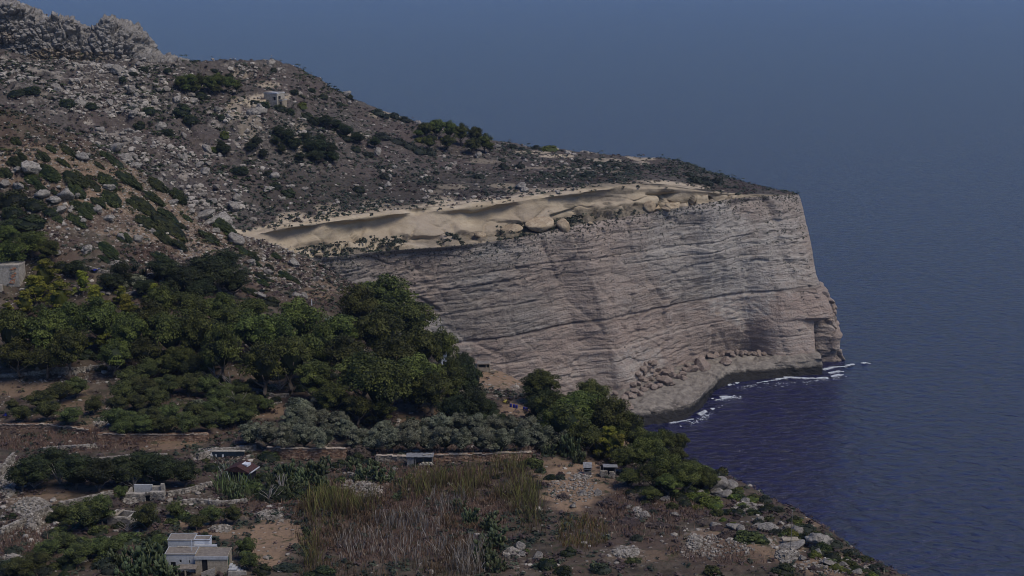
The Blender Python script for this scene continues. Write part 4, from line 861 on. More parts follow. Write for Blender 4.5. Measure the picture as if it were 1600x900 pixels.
# scrub clumps, too many to count
def clump(seed, n=14):
    r = np.random.default_rng(seed); d = r.normal(size=(n, 3)); d /= np.linalg.norm(d, axis=1, keepdims=True); d[:, 2] = np.abs(d[:, 2])
    V, F, _ = leaves(r, d * r.uniform(.45, .95, (n, 1)), d + np.array([0, 0, .3]), .7, np.zeros(n)); return V, F
CL = [clump(i) for i in range(8)]
n = 14000; Pc, _ = area_pick(HEAD, lambda u, v, c: (v > 80) * (.25 + 1.3 * sstep(-.1, .3, fbm(c * .04, 3, 93))) * (.7 + .3 * sstep(250, 480, u)), n, rw); s = rw.uniform(.5, 1.5, n)
mass('headland_scrub', M['dark'], CL, Pc, np.stack([s, s, s * .6], -1), rw)
n = 6000; Pc, _ = area_pick(HEAD, lambda u, v, c: (v > 80) * (.3 + sstep(-.1, .3, fbm(c * .05, 3, 94))), n, rw); s = rw.uniform(.5, 1.3, n)
mass('headland_dry_scrub', M['brown'], CL, Pc, np.stack([s, s, s * .6], -1), rw)
n = 1500; Pc, _ = area_pick(BAND, lambda u, v, c: ((u > 860) & (u < 1040) & (v > 300)) * sstep(-.2, .1, fbm(c * .06, 2, 99)) * sstep(0, 12, v - np.interp(u, [860, 940, 1040], [352, 326, 318])) + .22 * (v > np.interp(u, q1[0], q1[1]) + 42) * sstep(-.1, .12, fbm(c * .08, 2, 98)) + .03 * (np.abs(v - np.interp(u, q1[0], q1[1]) - 2) < 4), n, rw); s = rw.uniform(.5, 1.5, n)
mass('ledge_scrub', M['dark'], CL, Pc, np.stack([s, s, s * .8], -1), rw)
n = 4600; Pc, _ = area_pick(HEAD, lambda u, v, c: (v > 95) * (1 - sstep(420, 620, u)) * sstep(-.02, .2, fbm(c * .045, 3, 190)), n, rw); s = rw.uniform(.5, 1.6, n)
mass('slope_green_scrub', M['carob'], CL, Pc, np.stack([s * 1.2, s, s * .55], -1), rw)
n = 350; Pc, _ = area_pick(NEAR, lambda u, v, c: visible_near(c) * (c[..., 1] > 350) * (v < 470 - .02 * u) * sstep(.0, .2, fbm(c * .06, 3, 191)), n, rw); s = rw.uniform(.5, 1.3, n)
mass('spur_green_scrub', M['mat'], CL, Pc, np.stack([s * 1.2, s, s * .5], -1), rw)
def wcl(u, v, c):
    t = (v - np.interp(u, qc[0], qc[1])); zl = c[..., 2]; led = sum(np.exp(-((zl - q_) / .5) ** 2) for q_ in (52, 58, 63, 68, 73, 78, 38.5)); return np.exp(-t / 16) + (.12 + 1.1 * led) * sstep(-.1, .2, fbm(c * np.array([.03, .03, .12]), 3, 95)) * np.exp(-t / 90) * (.35 + sstep(1180, 1220, u))
n = 3600; Pc, _ = area_pick(CLIFF[:, :-8], wcl, n, rw); s = rw.uniform(.22, .62, n)
mass('cliff_plants', M['dark'], CL, Pc, np.stack([s, s, s], -1), rw)
n = 7500; Pc, _ = area_pick(NEAR, lambda u, v, c: visible_near(c) * (v < 960) * ((c[..., 1] > 345) * .25 + .35) * (.25 + sstep(-.1, .25, fbm(c * .07, 3, 96))) * (1 - .92 * Z_at(c, 0)), n, rw); s = rw.uniform(.3, .95, n)
mass('near_dry_scrub', M['brown'], CL, Pc, np.stack([s, s, s * .7], -1), rw)
n = 6500; Pc, _ = area_pick(NEAR, lambda u, v, c: visible_near(c) * (v < 960) * (.12 + 1.5 * sstep(.0, .25, fbm(c * .06, 3, 97))) * (1 - .92 * Z_at(c, 0)) * (1 - .8 * Z_at(c, 1)), n, rw); s = rw.uniform(.3, 1.0, n)
mass('near_green_scrub', M['dark'], CL, Pc, np.stack([s, s, s * .7], -1), rw)
# ------------------------------------------------------------------ reeds and dry grass
def blades(name, Pc, hgt, wid, r, cols, lean=.25):
    n = len(Pc); an = r.uniform(0, 6.28, n); t = np.stack([np.cos(an), np.sin(an), 0 * an], -1) * (wid * .5)[:, None]
    ln = r.normal(size=(n, 3)) * lean * hgt[:, None]; ln[:, 2] = 0; top = Pc + np.array([0, 0, 1.]) * hgt[:, None] + ln; mid = Pc + np.array([0, 0, .55]) * hgt[:, None] + ln * .35
    V = np.stack([Pc - t - np.array([0, 0, .1]), Pc + t - np.array([0, 0, .1]), mid + t * .9, mid - t * .9, top + t * .35, top - t * .35], 1).reshape(-1, 3)
    b = (np.arange(n) * 6)[:, None]; F = np.concatenate([b + np.array([0, 1, 2, 3]), b + np.array([3, 2, 4, 5])])
    return stuff(obj(name, mesh_np(name, V, F, False, {'tint': cols.reshape(-1, 3)}), M['reed']))
def region(px, py, poly):
    ins = np.zeros(px.shape, bool); j = len(poly) - 1
    for i in range(len(poly)):
        xi, yi = poly[i]; xj, yj = poly[j]
        ins ^= ((yi > py) != (yj > py)) & (px < (xj - xi) * (py - yi) / (yj - yi + 1e-9) + xi); j = i
    return ins
def reed_cols(Pc, r, gbias=0.):
    n = len(Pc); f = fbm(Pc * .10, 3, 101) + r.normal(size=n) * .14; g = fbm(Pc * .07 + 9, 3, 102) + r.normal(size=n) * .12 + gbias + .05
    base = np.array([.095, .072, .045]); grey = np.array([.22, .195, .16]); green = np.array([.125, .13, .042]); red = np.array([.145, .105, .052])
    lo = np.where((f > .16)[:, None], grey, base); hi = np.where((g > -.03)[:, None], green, red); hi = np.where((f > .16)[:, None], grey * .95, hi)
    hi = hi * r.uniform(.6, 1.35, (n, 1)); lo = lo * r.uniform(.6, 1.2, (n, 1))
    return np.stack([lo * .8, lo * .8, (lo + hi) / 2, (lo + hi) / 2, hi, hi], 1)
RP = [(470,790),(520,772),(590,762),(640,755),(700,738),(760,728),(820,735),(850,790),(855,830),(800,840),(770,905),(740,960),(470,960),(465,850),(450,820)]
def blobs(P, L):
    u, v = proj(P); r_ = np.zeros(len(P)); wob = fbm(P * .15, 3, 110)
    for (cx_, cy_, rx_, ry_) in L: r_ = np.maximum(r_, 1 - sstep(.6, 1.1, np.sqrt(((u - cx_) / rx_) ** 2 + ((v - cy_) / ry_) ** 2) + wob * .6))
    return r_
n = 40000; Pc, _ = area_pick(NEAR, lambda u, v, c: region(u, v, RP) * (.4 + sstep(-.2, .2, fbm(c * .12, 2, 103))), n, rw)
gb = blobs(Pc, [(510,800,50,38),(560,790,40,20),(660,765,55,20),(760,740,70,22),(820,790,40,50),(840,820,20,20),(720,770,50,16),(480,870,30,30)]); wb_ = blobs(Pc, [(640,840,80,36),(700,790,40,18),(600,880,60,22),(740,880,40,26),(560,850,40,30),(800,830,20,20)])
tus = np.clip(.5 + 1.4 * vn(Pc * .35, 111), 0, 1)
hh = rw.uniform(.85, 1.6, n) * (.7 + 1.5 * np.maximum(gb, .6 * wb_)) * (.45 + 1.0 * tus); keep = (tus > .18) | (rw.random(n) < .25); Pc, gb, wb_, hh, tus = Pc[keep], gb[keep], wb_[keep], hh[keep], tus[keep]; n = len(Pc)
r1_ = rw.random(n); is_g = (r1_ < gb * .75); is_w = ~is_g & (rw.random(n) < wb_ * .7)
hi = np.where(is_g[:, None], np.array([.15, .155, .045]), np.where(is_w[:, None], np.array([.27, .245, .215]), np.array([.135, .09, .05]))) * rw.uniform(.5, 1.4, (n, 1)); lo = np.where(is_w[:, None], np.array([.2, .18, .155]), np.array([.06, .042, .026])) * rw.uniform(.6, 1.2, (n, 1))
cols = np.stack([lo * .7, lo * .7, (lo + hi) / 2, (lo + hi) / 2, hi, hi], 1)
o = blades('reed_bed', Pc, hh, rw.uniform(.05, .12, n), rw, cols)
RC = [(868,840),(880,815),(915,808),(945,818),(952,848),(915,862),(880,858)]
n = 8000; Pc, _ = area_pick(NEAR, lambda u, v, c: region(u, v, RC), n, rw)
cm = Pc.mean(0); md = np.clip(1.25 - np.linalg.norm((Pc - cm)[:, :2] / (np.abs(Pc - cm)[:, :2].max(0) + .1), axis=1), .35, 1.1)
hi = np.where((rw.random(n) < .6)[:, None], np.array([.15, .15, .045]), np.array([.17, .10, .05])) * rw.uniform(.5, 1.4, (n, 1)); lo = np.array([.10, .06, .032]) * rw.uniform(.5, 1.2, (n, 1))
blades('reed_clump', Pc, rw.uniform(2.0, 3.4, n) * md, rw.uniform(.05, .11, n), rw, np.stack([lo * .6, lo * .6, (lo + hi) / 2, (lo + hi) / 2, hi, hi], 1))
RR = [(338,775),(338,750),(352,740),(385,745),(400,765),(392,782),(355,784)]
n = 900; Pc, _ = area_pick(NEAR, lambda u, v, c: region(u, v, RR), n, rw)
blades('cane_clump', Pc, rw.uniform(1.6, 3.2, n), rw.uniform(.09, .2, n), rw, reed_cols(Pc, rw, .6) * np.array([.8, 1.1, 1.1]))
n = 26000; Pc, _ = area_pick(NEAR, lambda u, v, c: visible_near(c) * (v < 960) * (Z_at(c, 1) * 2 + .06 * (c[..., 1] < 330)) * (1 - .9 * Z_at(c, 0)), n, rw)
b0 = np.array([.135, .085, .062]) * rw.uniform(.55, 1.25, (n, 1)); b0 = np.where(rw.random((n, 1)) < .1, np.array([.24, .2, .15]), b0)
blades('dry_grass', Pc, rw.uniform(.35, .95, n), rw.uniform(.06, .14, n), rw, np.repeat(b0[:, None], 6, 1), .4)
# ------------------------------------------------------------------ prickly pears and agaves
def cactus_mesh(seed, npad=150):
    r = np.random.default_rng(seed); V0_, F0_ = ICO[1]; Vs, Fs, Ts = [], [], []; tips = [(np.array([r.uniform(-.8, .8), r.uniform(-.8, .8), 0.]), np.array([0, 0, 1.])) for _ in range(14)]
    for i in range(npad):
        p, d = tips[r.integers(0, len(tips))]; d2 = d + r.normal(size=3) * .55; d2[2] = abs(d2[2]) * .8 + .15; d2 /= np.linalg.norm(d2); L = r.uniform(.16, .25)
        w_ = np.cross(d2, r.normal(size=3)); w_ /= np.linalg.norm(w_); t = np.cross(d2, w_)
        if p[2] + d2[2] * L * 1.7 > 1.05 or np.hypot(*(p + d2 * L)[:2]) > 1.05: continue
        c = p + d2 * L * .9; Vs.append(V0_ @ np.stack([w_ * L * .62, t * L * .16, d2 * L])); Vs[-1] += c; Fs.append(F0_ + len(V0_) * (len(Fs))); Ts.append(np.full(len(V0_), np.clip(r.normal(.45, .25), 0, 1)))
        tips.append((p + d2 * L * 1.7, d2))
    return mesh_np('prickly_pear', np.concatenate(Vs), np.concatenate(Fs), True, {'tint': np.concatenate(Ts)})
CACT = [cactus_mesh(i) for i in range(4)]
for me in CACT: me.materials.append(M['cactus'])
for (px, py, rx, ry) in [(452,735,20,14),(475,742,20,16),(500,738,22,18),(430,748,18,14),(505,760,14,14),(460,760,16,12),(575,738,20,14),(600,742,16,12),(548,728,14,12),(585,725,12,8),(372,770,16,12),(895,700,18,18),(880,698,18,14),(905,715,12,10),(858,702,14,10),(720,790,12,10),(735,805,16,14),(765,815,18,14),(770,840,22,16),(755,865,18,16),(775,880,18,14),(240,880,26,22),(215,875,22,18),(260,890,22,18),(200,890,20,14),(225,858,18,12),(245,862,20,14),(180,872,16,12),(325,858,10,7),(480,830,7,8),(620,775,9,7),(935,885,14,8),(560,745,12,8)]:
    h = ground(px, py + ry * .9); s = mpp(h[0]); o = obj('prickly_pear', CACT[random.randrange(4)]); o.location = h[0]; o.rotation_euler = (0, 0, random.uniform(0, 6.28)); o.scale = (rx * s, rx * s, 2.0 * ry * s)
    later(o, 'thick padded prickly pear cactus', 'cactus', 'prickly pears', px, py)
bm = bmesh.new(); r0 = random.Random(3)
for i in range(46):
    an = r0.uniform(0, 6.28); el = r0.uniform(.35, 1.45); L = r0.uniform(.7, 1.1); d = Vector((math.cos(an) * math.cos(el), math.sin(an) * math.cos(el), math.sin(el))); sd_ = d.cross(Vector((0, 0, 1))).normalized() * .07; up = Vector((0, 0, .03))
    q = [bm.verts.new(v) for v in (-sd_ * .7, sd_ * .7, d * L * .5 + sd_ + up * 3, d * L + up, d * L * .5 - sd_ + up * 3)]; bm.faces.new((q[0], q[1], q[2], q[4])); bm.faces.new((q[4], q[2], q[3]))
me = from_bm(bm, 'agave'); me.materials.append(M['citrus'])
for (px, py, r_) in [(225,428,16),(245,432,16),(210,418,12),(925,700,18),(940,712,16)]:
    h = ground(px, py + 8); s = mpp(h[0]); o = obj('agave', me); o.location = h[0]; o.rotation_euler = (0, 0, px); o.scale = (r_ * s, r_ * s, r_ * s * 1.1); later(o, 'spiky green agave rosette', 'agave', 'agaves', px, py)
# ------------------------------------------------------------------ dry stone walls and heaps
def stone_shapes(r):
    out = []
    for _ in range(8):
        V = np.array([[x, y, z] for x in (-.5, .5) for y in (-.5, .5) for z in (-.5, .5)], float) * 1.0 + r.uniform(-.13, .13, (8, 3))
        out.append((V, np.array([[0, 1, 3, 2], [4, 6, 7, 5], [0, 4, 5, 1], [2, 3, 7, 6], [0, 2, 6, 4], [1, 5, 7, 3]])))
    return out
r_w = np.random.default_rng(77); SS = stone_shapes(r_w)
def join_stones(name, mat, Cs, dims, yaw, tilt, tint):
    Vs, Fs, Ts = [], [], []
    for i in range(len(Cs)):
        V, F = SS[i % 8]; W_ = V * dims[i]; c, s_ = math.cos(yaw[i]), math.sin(yaw[i]); ct_, st_ = math.cos(tilt[i]), math.sin(tilt[i])
        W_ = W_ @ np.array([[ct_, 0, -st_], [0, 1, 0], [st_, 0, ct_]]).T; W_ = W_ @ np.array([[c, -s_, 0], [s_, c, 0], [0, 0, 1]]).T
        Vs.append(W_ + Cs[i]); Fs.append(F + 8 * i); Ts.append(np.full(8, tint[i]))
    return mesh_np(name, np.concatenate(Vs), np.concatenate(Fs), False, {'tint': np.concatenate(Ts)})
M['coping'] = m_plain('coping_stone', (.27, .22, .17), (.42, .36, .29), 2)
def dry_wall(p, h, mk, label, cope, jag=.0, group=None):
    base = Vector(p[len(p) // 2]); e = empty('dry_stone_wall', base); tag(e, label, 'wall', group)
    seg = np.linalg.norm(np.diff(p[:, :2], axis=0), axis=1); L = np.concatenate([[0], np.cumsum(seg)]); tot = L[-1]
    Cs, D, Yw, Tl = [], [], [], []
    z = -.35
    while z < h:
        ch = r_w.uniform(.2, .34); t = r_w.uniform(-.3, 0)
        while t < tot:
            w_ = r_w.uniform(.25, .62); tc = min(max(t + w_ / 2, 0), tot); P_ = [np.interp(tc, L, p[:, i]) for i in range(3)]
            top = h * (1 - jag * (.5 + .5 * vn(np.array([[tc * .35, 7.7, 1.]]), 5)[0]))
            if z < top:
                P2 = [np.interp(min(tc + .2, tot), L, p[:, i]) for i in range(3)]; P1 = [np.interp(max(tc - .2, 0), L, p[:, i]) for i in range(3)]
                Cs.append(np.array(P_) - np.array(base) + np.array([r_w.normal() * .04, r_w.normal() * .05 + (z / h) * .12, z + ch / 2])); D.append((w_ * .97, .5, ch * .97)); Yw.append(math.atan2(P2[1] - P1[1], P2[0] - P1[0])); Tl.append(r_w.normal() * .06)
            t += w_
        z += ch
    stuff(obj('stones', join_stones('wall_stones', None, Cs, D, Yw, Tl, r_w.uniform(0, 1, len(Cs))), M[mk], e))
    if cope:
        q = np.linspace(0, tot, max(int(tot / .9), 2)); Cc, Dc, Yc = [], [], []
        for a, b in zip(q[:-1], q[1:]):
            A_ = np.array([np.interp(a, L, p[:, i]) for i in range(3)]); B_ = np.array([np.interp(b, L, p[:, i]) for i in range(3)])
            Cc.append((A_ + B_) / 2 - np.array(base) + np.array([0, .08 + r_w.normal() * .06, h + .05 + r_w.normal() * .07])); Dc.append((np.linalg.norm(B_ - A_), .72, .16)); Yc.append(math.atan2(B_[1] - A_[1], B_[0] - A_[0]))
        stuff(obj('coping', join_stones('coping', None, Cc, Dc, Yc, [0] * len(Cc), [.5] * len(Cc)), M['coping'], e))
    return e
for W_ in WALLS: dry_wall(W_['pts'], W_['h'], W_['m'], W_['lab'], W_['cope'], 0 if W_['cope'] else .5, 'dry stone walls')
def px_wall(pts, h, mk, label, cope=False, jag=.35, n=40):
    q = np.array(pts, float); t = np.linspace(q[0, 0], q[-1, 0], n); v = np.interp(t, q[:, 0], q[:, 1]); dry_wall(np.array([ground(a, b)[0] for a, b in zip(t, v)]), h, mk, label, cope, jag, 'dry stone walls')
px_wall([(262,776),(285,772),(330,762)], 1.2, 'palestone', 'low pale stone wall leading right from the arched shelter')
px_wall([(275,790),(300,786),(350,790),(385,786)], .9, 'palestone', 'broken low stone wall in front of the red roofed hut')
px_wall([(0,838),(35,822),(75,803)], 1.6, 'palestone', 'stepped pale stone wall at the lower left edge')
px_wall([(0,745),(10,735),(22,722)], 2.2, 'palestone', 'tall pale stone wall cut by the left edge below the brown grass')
px_wall([(620,668),(665,664),(690,655)], .8, 'palestone', 'low stone bank under the ploughed red plot')
px_wall([(130,418),(150,424),(178,430)], .9, 'palestone', 'low loose stone wall behind the blue tarpaulin')
px_wall([(180,459),(198,461),(215,458)], .9, 'palestone', 'short pale wall among the pines of the upper wood')
px_wall([(70,705),(110,702),(150,700)], .9, 'palestone', 'low pale wall under the scrubby brown bank at left')
px_wall([(95,792),(140,782),(175,776)], 1.1, 'palestone', 'pale terrace wall right of the wide stone heap')
px_wall([(140,722),(200,716),(260,714)], .8, 'palestone', 'low wall hidden behind the dark hedge')
px_wall([(545,745),(575,752),(610,752)], 1.2, 'palestone', 'curved pale wall above the cactus stone pile')
px_wall([(395,612),(430,622),(450,620)], .8, 'palestone', 'pale wall at the right end of the orchard')
px_wall([(1225,828),(1240,826),(1255,830)], .7, 'palestone', 'low stone wall holding the slab roof beside the tall pole')
def heap(px, py, rx, ry, hm, label, mk='palestone', size=(.2, .5), n=None):
    n = n or int(rx * ry * 1.6); Cs, D, Yw, Tl = [], [], [], []; c0 = ground(px, py)[0]
    for i in range(n):
        a = random.uniform(0, 6.283); q = math.sqrt(random.random()); g = ground(px + math.cos(a) * q * rx, py + math.sin(a) * q * ry)[0]
        s_ = random.uniform(*size); Cs.append(np.array(g - c0) + np.array([0, 0, hm * (1 - q * q) * random.random() + s_ * .2])); D.append((s_ * 1.2, s_, s_ * .75)); Yw.append(random.uniform(0, 6.28)); Tl.append(random.uniform(-.5, .5))
    e = empty('stone_heap', c0); tag(e, label, 'stone heap', 'stone heaps'); stuff(obj('stones', join_stones('heap_stones', None, Cs, D, Yw, Tl, r_w.uniform(0, 1, n)), M[mk], e))
heap(52, 795, 30, 16, .8, 'wide sloping heap of pale stones at the lower left'); heap(50, 818, 14, 12, 1.6, 'rounded cairn of pale stones in the brown left field'); heap(12, 755, 12, 24, .8, 'spill of grey stones at the left edge below the brown grass')
heap(570, 765, 24, 12, .7, 'pale stone pile between the prickly pears and the reeds'); heap(420, 806, 22, 7, .5, 'white stone heap above the bare tan field'); heap(978, 864, 20, 8, .4, 'flat apron of pale stones right of the reed clump'); heap(1085, 848, 12, 12, .5, 'tall pale stone spill on the reddish seaward bank')
heap(1000, 802, 14, 9, .6, 'small pale stone pile among dry scrub above the seaward bank'); heap(1230, 868, 18, 12, .6, 'pale stone apron below the tall pole'); heap(345, 827, 18, 5, .5, 'line of white stones above the tan field near the house'); heap(172, 848, 14, 5, .6, 'pale stone heap left of the cactus by the house')
heap(20, 873, 20, 4, .5, 'strip of white stones at the bottom left edge'); heap(340, 705, 30, 4, .5, 'cobble bank above the dark sunken tank'); heap(130, 855, 10, 4, .4, 'little white stone heap under the orchard tree at lower left'); heap(128, 877, 10, 3, .4, 'white stones at the bottom beside the dark bush'); heap(205, 780, 14, 10, .6, 'loose stones left of the arched shelter')
heap(910, 745, 14, 5, .5, 'scatter of stones by the small bird hide'); heap(1165, 795, 18, 10, .4, 'pale rubble beside the seaward bushes'); heap(690, 655, 20, 6, .4, 'stones edging the ploughed red plot'); heap(800, 865, 14, 8, .4, 'stones at the right foot of the reeds'); heap(95, 580, 40, 5, .7, 'tumbled stones along the ragged left terrace'); heap(425, 628, 14, 5, .5, 'pale stones at the end of the orchard'); heap(165, 660, 18, 8, .4, 'stones under the orchard trees at left'); heap(895, 765, 40, 22, .15, 'loose stones strewn over the bare orange bank', size=(.12, .4), n=260)
heap(185, 413, 16, 5, .5, 'loose pale stones behind the blue tarpaulin on the slope'); heap(1130, 855, 50, 20, .1, 'small stones strewn over the lower seaward bank', size=(.12, .4), n=260); heap(1300, 885, 60, 12, .1, 'stones strewn over the bottom right slope', size=(.12, .45), n=200)

# ------------------------------------------------------------------ buildings (local unit: one photo pixel at their distance)
M.update(conc=m_plain('grey_render', (.29, .30, .31), (.39, .40, .41), .3), white=m_plain('white_wash', (.42, .44, .48), (.55, .57, .6), .3), roof=m_plain('roof_screed', (.14, .12, .1), (.23, .2, .165), .25), beige=m_plain('beige_stone', (.22, .185, .135), (.36, .31, .24), .3),
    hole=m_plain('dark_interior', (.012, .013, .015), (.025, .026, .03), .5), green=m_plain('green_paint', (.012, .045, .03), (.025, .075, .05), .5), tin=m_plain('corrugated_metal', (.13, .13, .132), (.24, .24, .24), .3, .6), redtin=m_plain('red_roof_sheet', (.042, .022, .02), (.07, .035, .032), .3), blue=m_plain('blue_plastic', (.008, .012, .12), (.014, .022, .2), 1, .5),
    yellow=m_plain('yellow_plastic', (.22, .19, .03), (.3, .26, .05), 1, .5), tank=m_plain('dark_tank_liner', (.012, .02, .032), (.022, .034, .05), .4, .5), pink=m_plain('faded_pink', (.35, .13, .12), (.45, .2, .18), .6), stone=m_plain('stone_block', (.22, .195, .16), (.40, .37, .32), .35), wood=m_plain('grey_wood', (.12, .11, .10), (.24, .22, .2), .4), terracotta=m_plain('terracotta', (.3, .13, .07), (.42, .22, .13), .5))
def quadmesh(name, quads, m, parent, bev=0):
    bm = bmesh.new()
    for q in quads: bm.faces.new([bm.verts.new(v) for v in q])
    bmesh.ops.remove_doubles(bm, verts=bm.verts, dist=1e-3); bmesh.ops.recalc_face_normals(bm, faces=bm.faces); return obj(name, from_bm(bm, name), m, parent)
def boxq(x0, x1, y0, y1, z0, z1, sl=0, lean=0):
    a = [(x0, y0, z0), (x1, y0, z0), (x1, y1, z0), (x0, y1, z0)]; b = [(x0 + lean, y0, z1), (x1 + lean, y0, z1 + sl), (x1 + lean, y1, z1 + sl), (x0 + lean, y1, z1)]
    return [a[::-1], b] + [[a[i], a[(i + 1) % 4], b[(i + 1) % 4], b[i]] for i in range(4)]
def box(parent, name, m, *a, **k): return quadmesh(name, boxq(*a, **k), M[m], parent)
def facade(f, u0, u1, z0, z1, ops, dep):
    """wall face with openings cut in it; f(u, z, d) gives the point, d is depth into the wall"""
    us = sorted({u0, u1} | {o[0] for o in ops} | {o[1] for o in ops}); zs_ = sorted({z0, z1} | {o[2] for o in ops} | {o[3] for o in ops}); Q = []
    for a, b in zip(us[:-1], us[1:]):
        for c, d in zip(zs_[:-1], zs_[1:]):
            if not any(o[0] <= a and b <= o[1] and o[2] <= c and d <= o[3] for o in ops): Q.append([f(a, c, 0), f(b, c, 0), f(b, d, 0), f(a, d, 0)])
    for (a, b, c, d, *_r) in ops: Q += [[f(a, c, 0), f(a, c, dep), f(a, d, dep), f(a, d, 0)], [f(b, c, dep), f(b, c, 0), f(b, d, 0), f(b, d, dep)], [f(a, d, dep), f(b, d, dep), f(b, d, 0), f(a, d, 0)], [f(a, c, 0), f(b, c, 0), f(b, c, dep), f(a, c, dep)]]
    return Q
def block(parent, m, x0, x1, y0, y1, z0, z1, front=(), right=(), roof='roof', lip=1.2, name='wall', dep=2.0, over=.6):
    F_ = lambda u, z, d: (u, y0 + d, z); R_ = lambda u, z, d: (x1 - d, u, z)
    Q = facade(F_, x0, x1, z0, z1, front, dep) + facade(R_, y0, y1, z0, z1, right, dep) + [[(x0, y1, z0), (x0, y0, z0), (x0, y0, z1), (x0, y1, z1)], [(x1, y1, z0), (x0, y1, z0), (x0, y1, z1), (x1, y1, z1)]]
    w_ = quadmesh(name, Q, M[m], parent)
    for f, ops in ((F_, front), (R_, right)):
        for (a, b, c, d, kind, mm) in ops: quadmesh(kind, [[f(a, c, dep * .97), f(b, c, dep * .97), f(b, d, dep * .97), f(a, d, dep * .97)]], M[mm], parent)
    o_ = over; q = boxq(x0 - o_, x1 + o_, y0 - o_, y1 + o_, z1 + .01, z1 + lip); rf = quadmesh('roof', q, M[roof], parent)
    t = .9; e = .9      # raised edge round the flat roof
    par = boxq(x0 - o_, x1 + o_, y0 - o_ - .02, y0 - o_ + t, z1 + lip + .01, z1 + lip + e) + boxq(x0 - o_, x1 + o_, y1 + o_ - t, y1 + o_ + .02, z1 + lip + .01, z1 + lip + e) + boxq(x1 + o_ - t, x1 + o_ + .02, y0 - o_ + t + .05, y1 + o_ - t - .05, z1 + lip + .01, z1 + lip + e) + boxq(x0 - o_ - .02, x0 - o_ + t, y0 - o_ + t + .05, y1 + o_ - t - .05, z1 + lip + .01, z1 + lip + e)
    quadmesh('parapet', par, M[m], rf); return w_
def site(name, px, py, label, cat, rz=0, group=None, surf=('near',)):
    l = ground(px, py, surf)[0]; s = mpp(l); e = empty(name, l - Vector((0, 0, .15)), rz, (s, s, s)); tag(e, label, cat, group); return e
# grey block house at the bottom, several flat roofed cubes
e = site('block_house', 312, 897, 'cluster of small grey and beige flat roofed cubes at the bottom edge', 'house')
block(e, 'conc', -58, -17, 42, 68, 0, 39, front=[(-30, -25.5, 20, 29, 'window', 'hole'), (-22.5, -20, 20, 26, 'window', 'hole')])
block(e, 'conc', -54, -7, 6, 34, 0, 31, front=[(-46, -38, 6, 19, 'door', 'hole'), (-32, -28.6, 18, 23, 'vent', 'hole'), (-17, -15.5, 17, 22, 'window', 'hole')])
block(e, 'beige', -6, 44, 0, 36, 0, 29, front=[(4, 13, 0, 26, 'door', 'hole')], right=[(6, 22, 8, 26, 'window', 'green')])
block(e, 'white', -16.5, 8, 44, 60, 0, 39, lip=1.0)
box(e, 'rear_block', 'conc', -16, 20, 37.5, 43, 0, 33)
box(e, 'roof_band', 'conc', -7, 46, -1.5, -.7, 26.5, 31.6)
q = boxq(-33, -2, -16, 1, 16.5, 17.4); quadmesh('awning', q, M['roof'], e)
for x in (-31, -18.5): box(e, 'awning_post', 'beige', x - 1, x + 1, -15.5, -13.5, 0, 16.4)
quadmesh('stair_wall', [[(4, -8, 0), (26, -8, 0), (26, -8, 16), (4, -8, 7)], [(4, -5.5, 0), (26, -5.5, 0), (26, -5.5, 16), (4, -5.5, 7)], [(4, -8, 7), (26, -8, 16), (26, -5.5, 16), (4, -5.5, 7)], [(26, -8, 0), (26, -5.5, 0), (26, -5.5, 16), (26, -8, 16)], [(4, -8, 0), (4, -5.5, 0), (4, -5.5, 7), (4, -8, 7)]], M['stone'], e)
for i in range(5): box(e, 'step', 'conc', 46 + i * 4, 50 + i * 4, 2, 14, 0, 14 - i * 2.6)
box(e, 'yard_wall', 'stone', 46, 74, -7, -4, 0, 9); box(e, 'bench_slab', 'conc', 45.5, 58, -3, 5, 9.2, 10.6)
for x in (66, 76): box(e, 'railing_post', 'green', x - .4, x + .4, 18, 18.8, 0, 30)
for z in (18, 29): box(e, 'railing', 'green', 62, 77, 18.1, 18.7, z, z + .8)
box(e, 'roof_pipe', 'white', -14.6, -13.8, 16, 16.8, 32.3, 52)
for i in range(6):
    V, F = rock_shape(rr_, 1); me = mesh_np('roof_stone', V * np.array([2.2, 1.6, 1.4]), F, False); o = obj('roof_stone', me, M['stone'], e); o.location = (-40 + i * 2.9, 33, 33.2)
# left edge stone hut
e = site('stone_hut', 12, 447, 'square stone hut with a ruined orange patched wall cut by the left edge', 'hut')
block(e, 'stone', -40, 19, 0, 30, 0, 32, front=[(-34, -16, 22, 26, 'window', 'hole')], roof='stone', lip=1.5)
for i in range(38): 
    zz_ = random.uniform(6, 31); xx_ = random.uniform(8, 15) + (31 - zz_) * -.1
    o = box(e, 'stone', 'terracotta' if random.random() < .6 else 'beige', xx_ - 2, xx_ + 1.6, -.9 - random.random() * .5, .4, zz_ - 1, zz_ + 1.1)
box(e, 'fallen_wall', 'stone', -20, -2, -22, -14, -4, 7)
# lone far house
e = site('far_house', 424, 165, 'lone pale grey cube house standing on the far headland slope', 'house', math.radians(-28), None, ('head',)); e.scale = [e.scale[0] * 1.25, e.scale[1] * 1.25, e.scale[2] * 1.02]
block(e, 'stone', -11, 9, 0, 16, -6, 19, right=[(3, 8, 8, 15, 'window', 'hole')], front=[(3, 7, 9, 14, 'window', 'hole')], roof='white', lip=.8, dep=1.2, over=.2)
block(e, 'beige', 9.3, 15, 3, 12, -2, 9, front=[(11, 13.4, 0, 6, 'door', 'hole')], roof='white', lip=.6, dep=1, over=.2)
# white tower house in the trees
e = site('tower_house', 694, 596, 'narrow white house wall rising out of the dark trees', 'house', math.radians(20))
block(e, 'white', -5, 5, 0, 12, 0, 49, roof='white', lip=.8, front=[(-1.5, 1.5, 27, 34, 'window', 'hole')]); box(e, 'annexe', 'beige', 5.1, 9, 2, 10, 0, 32)
box(e, 'roof_box', 'white', -2, 2, 3, 7, 51, 53)
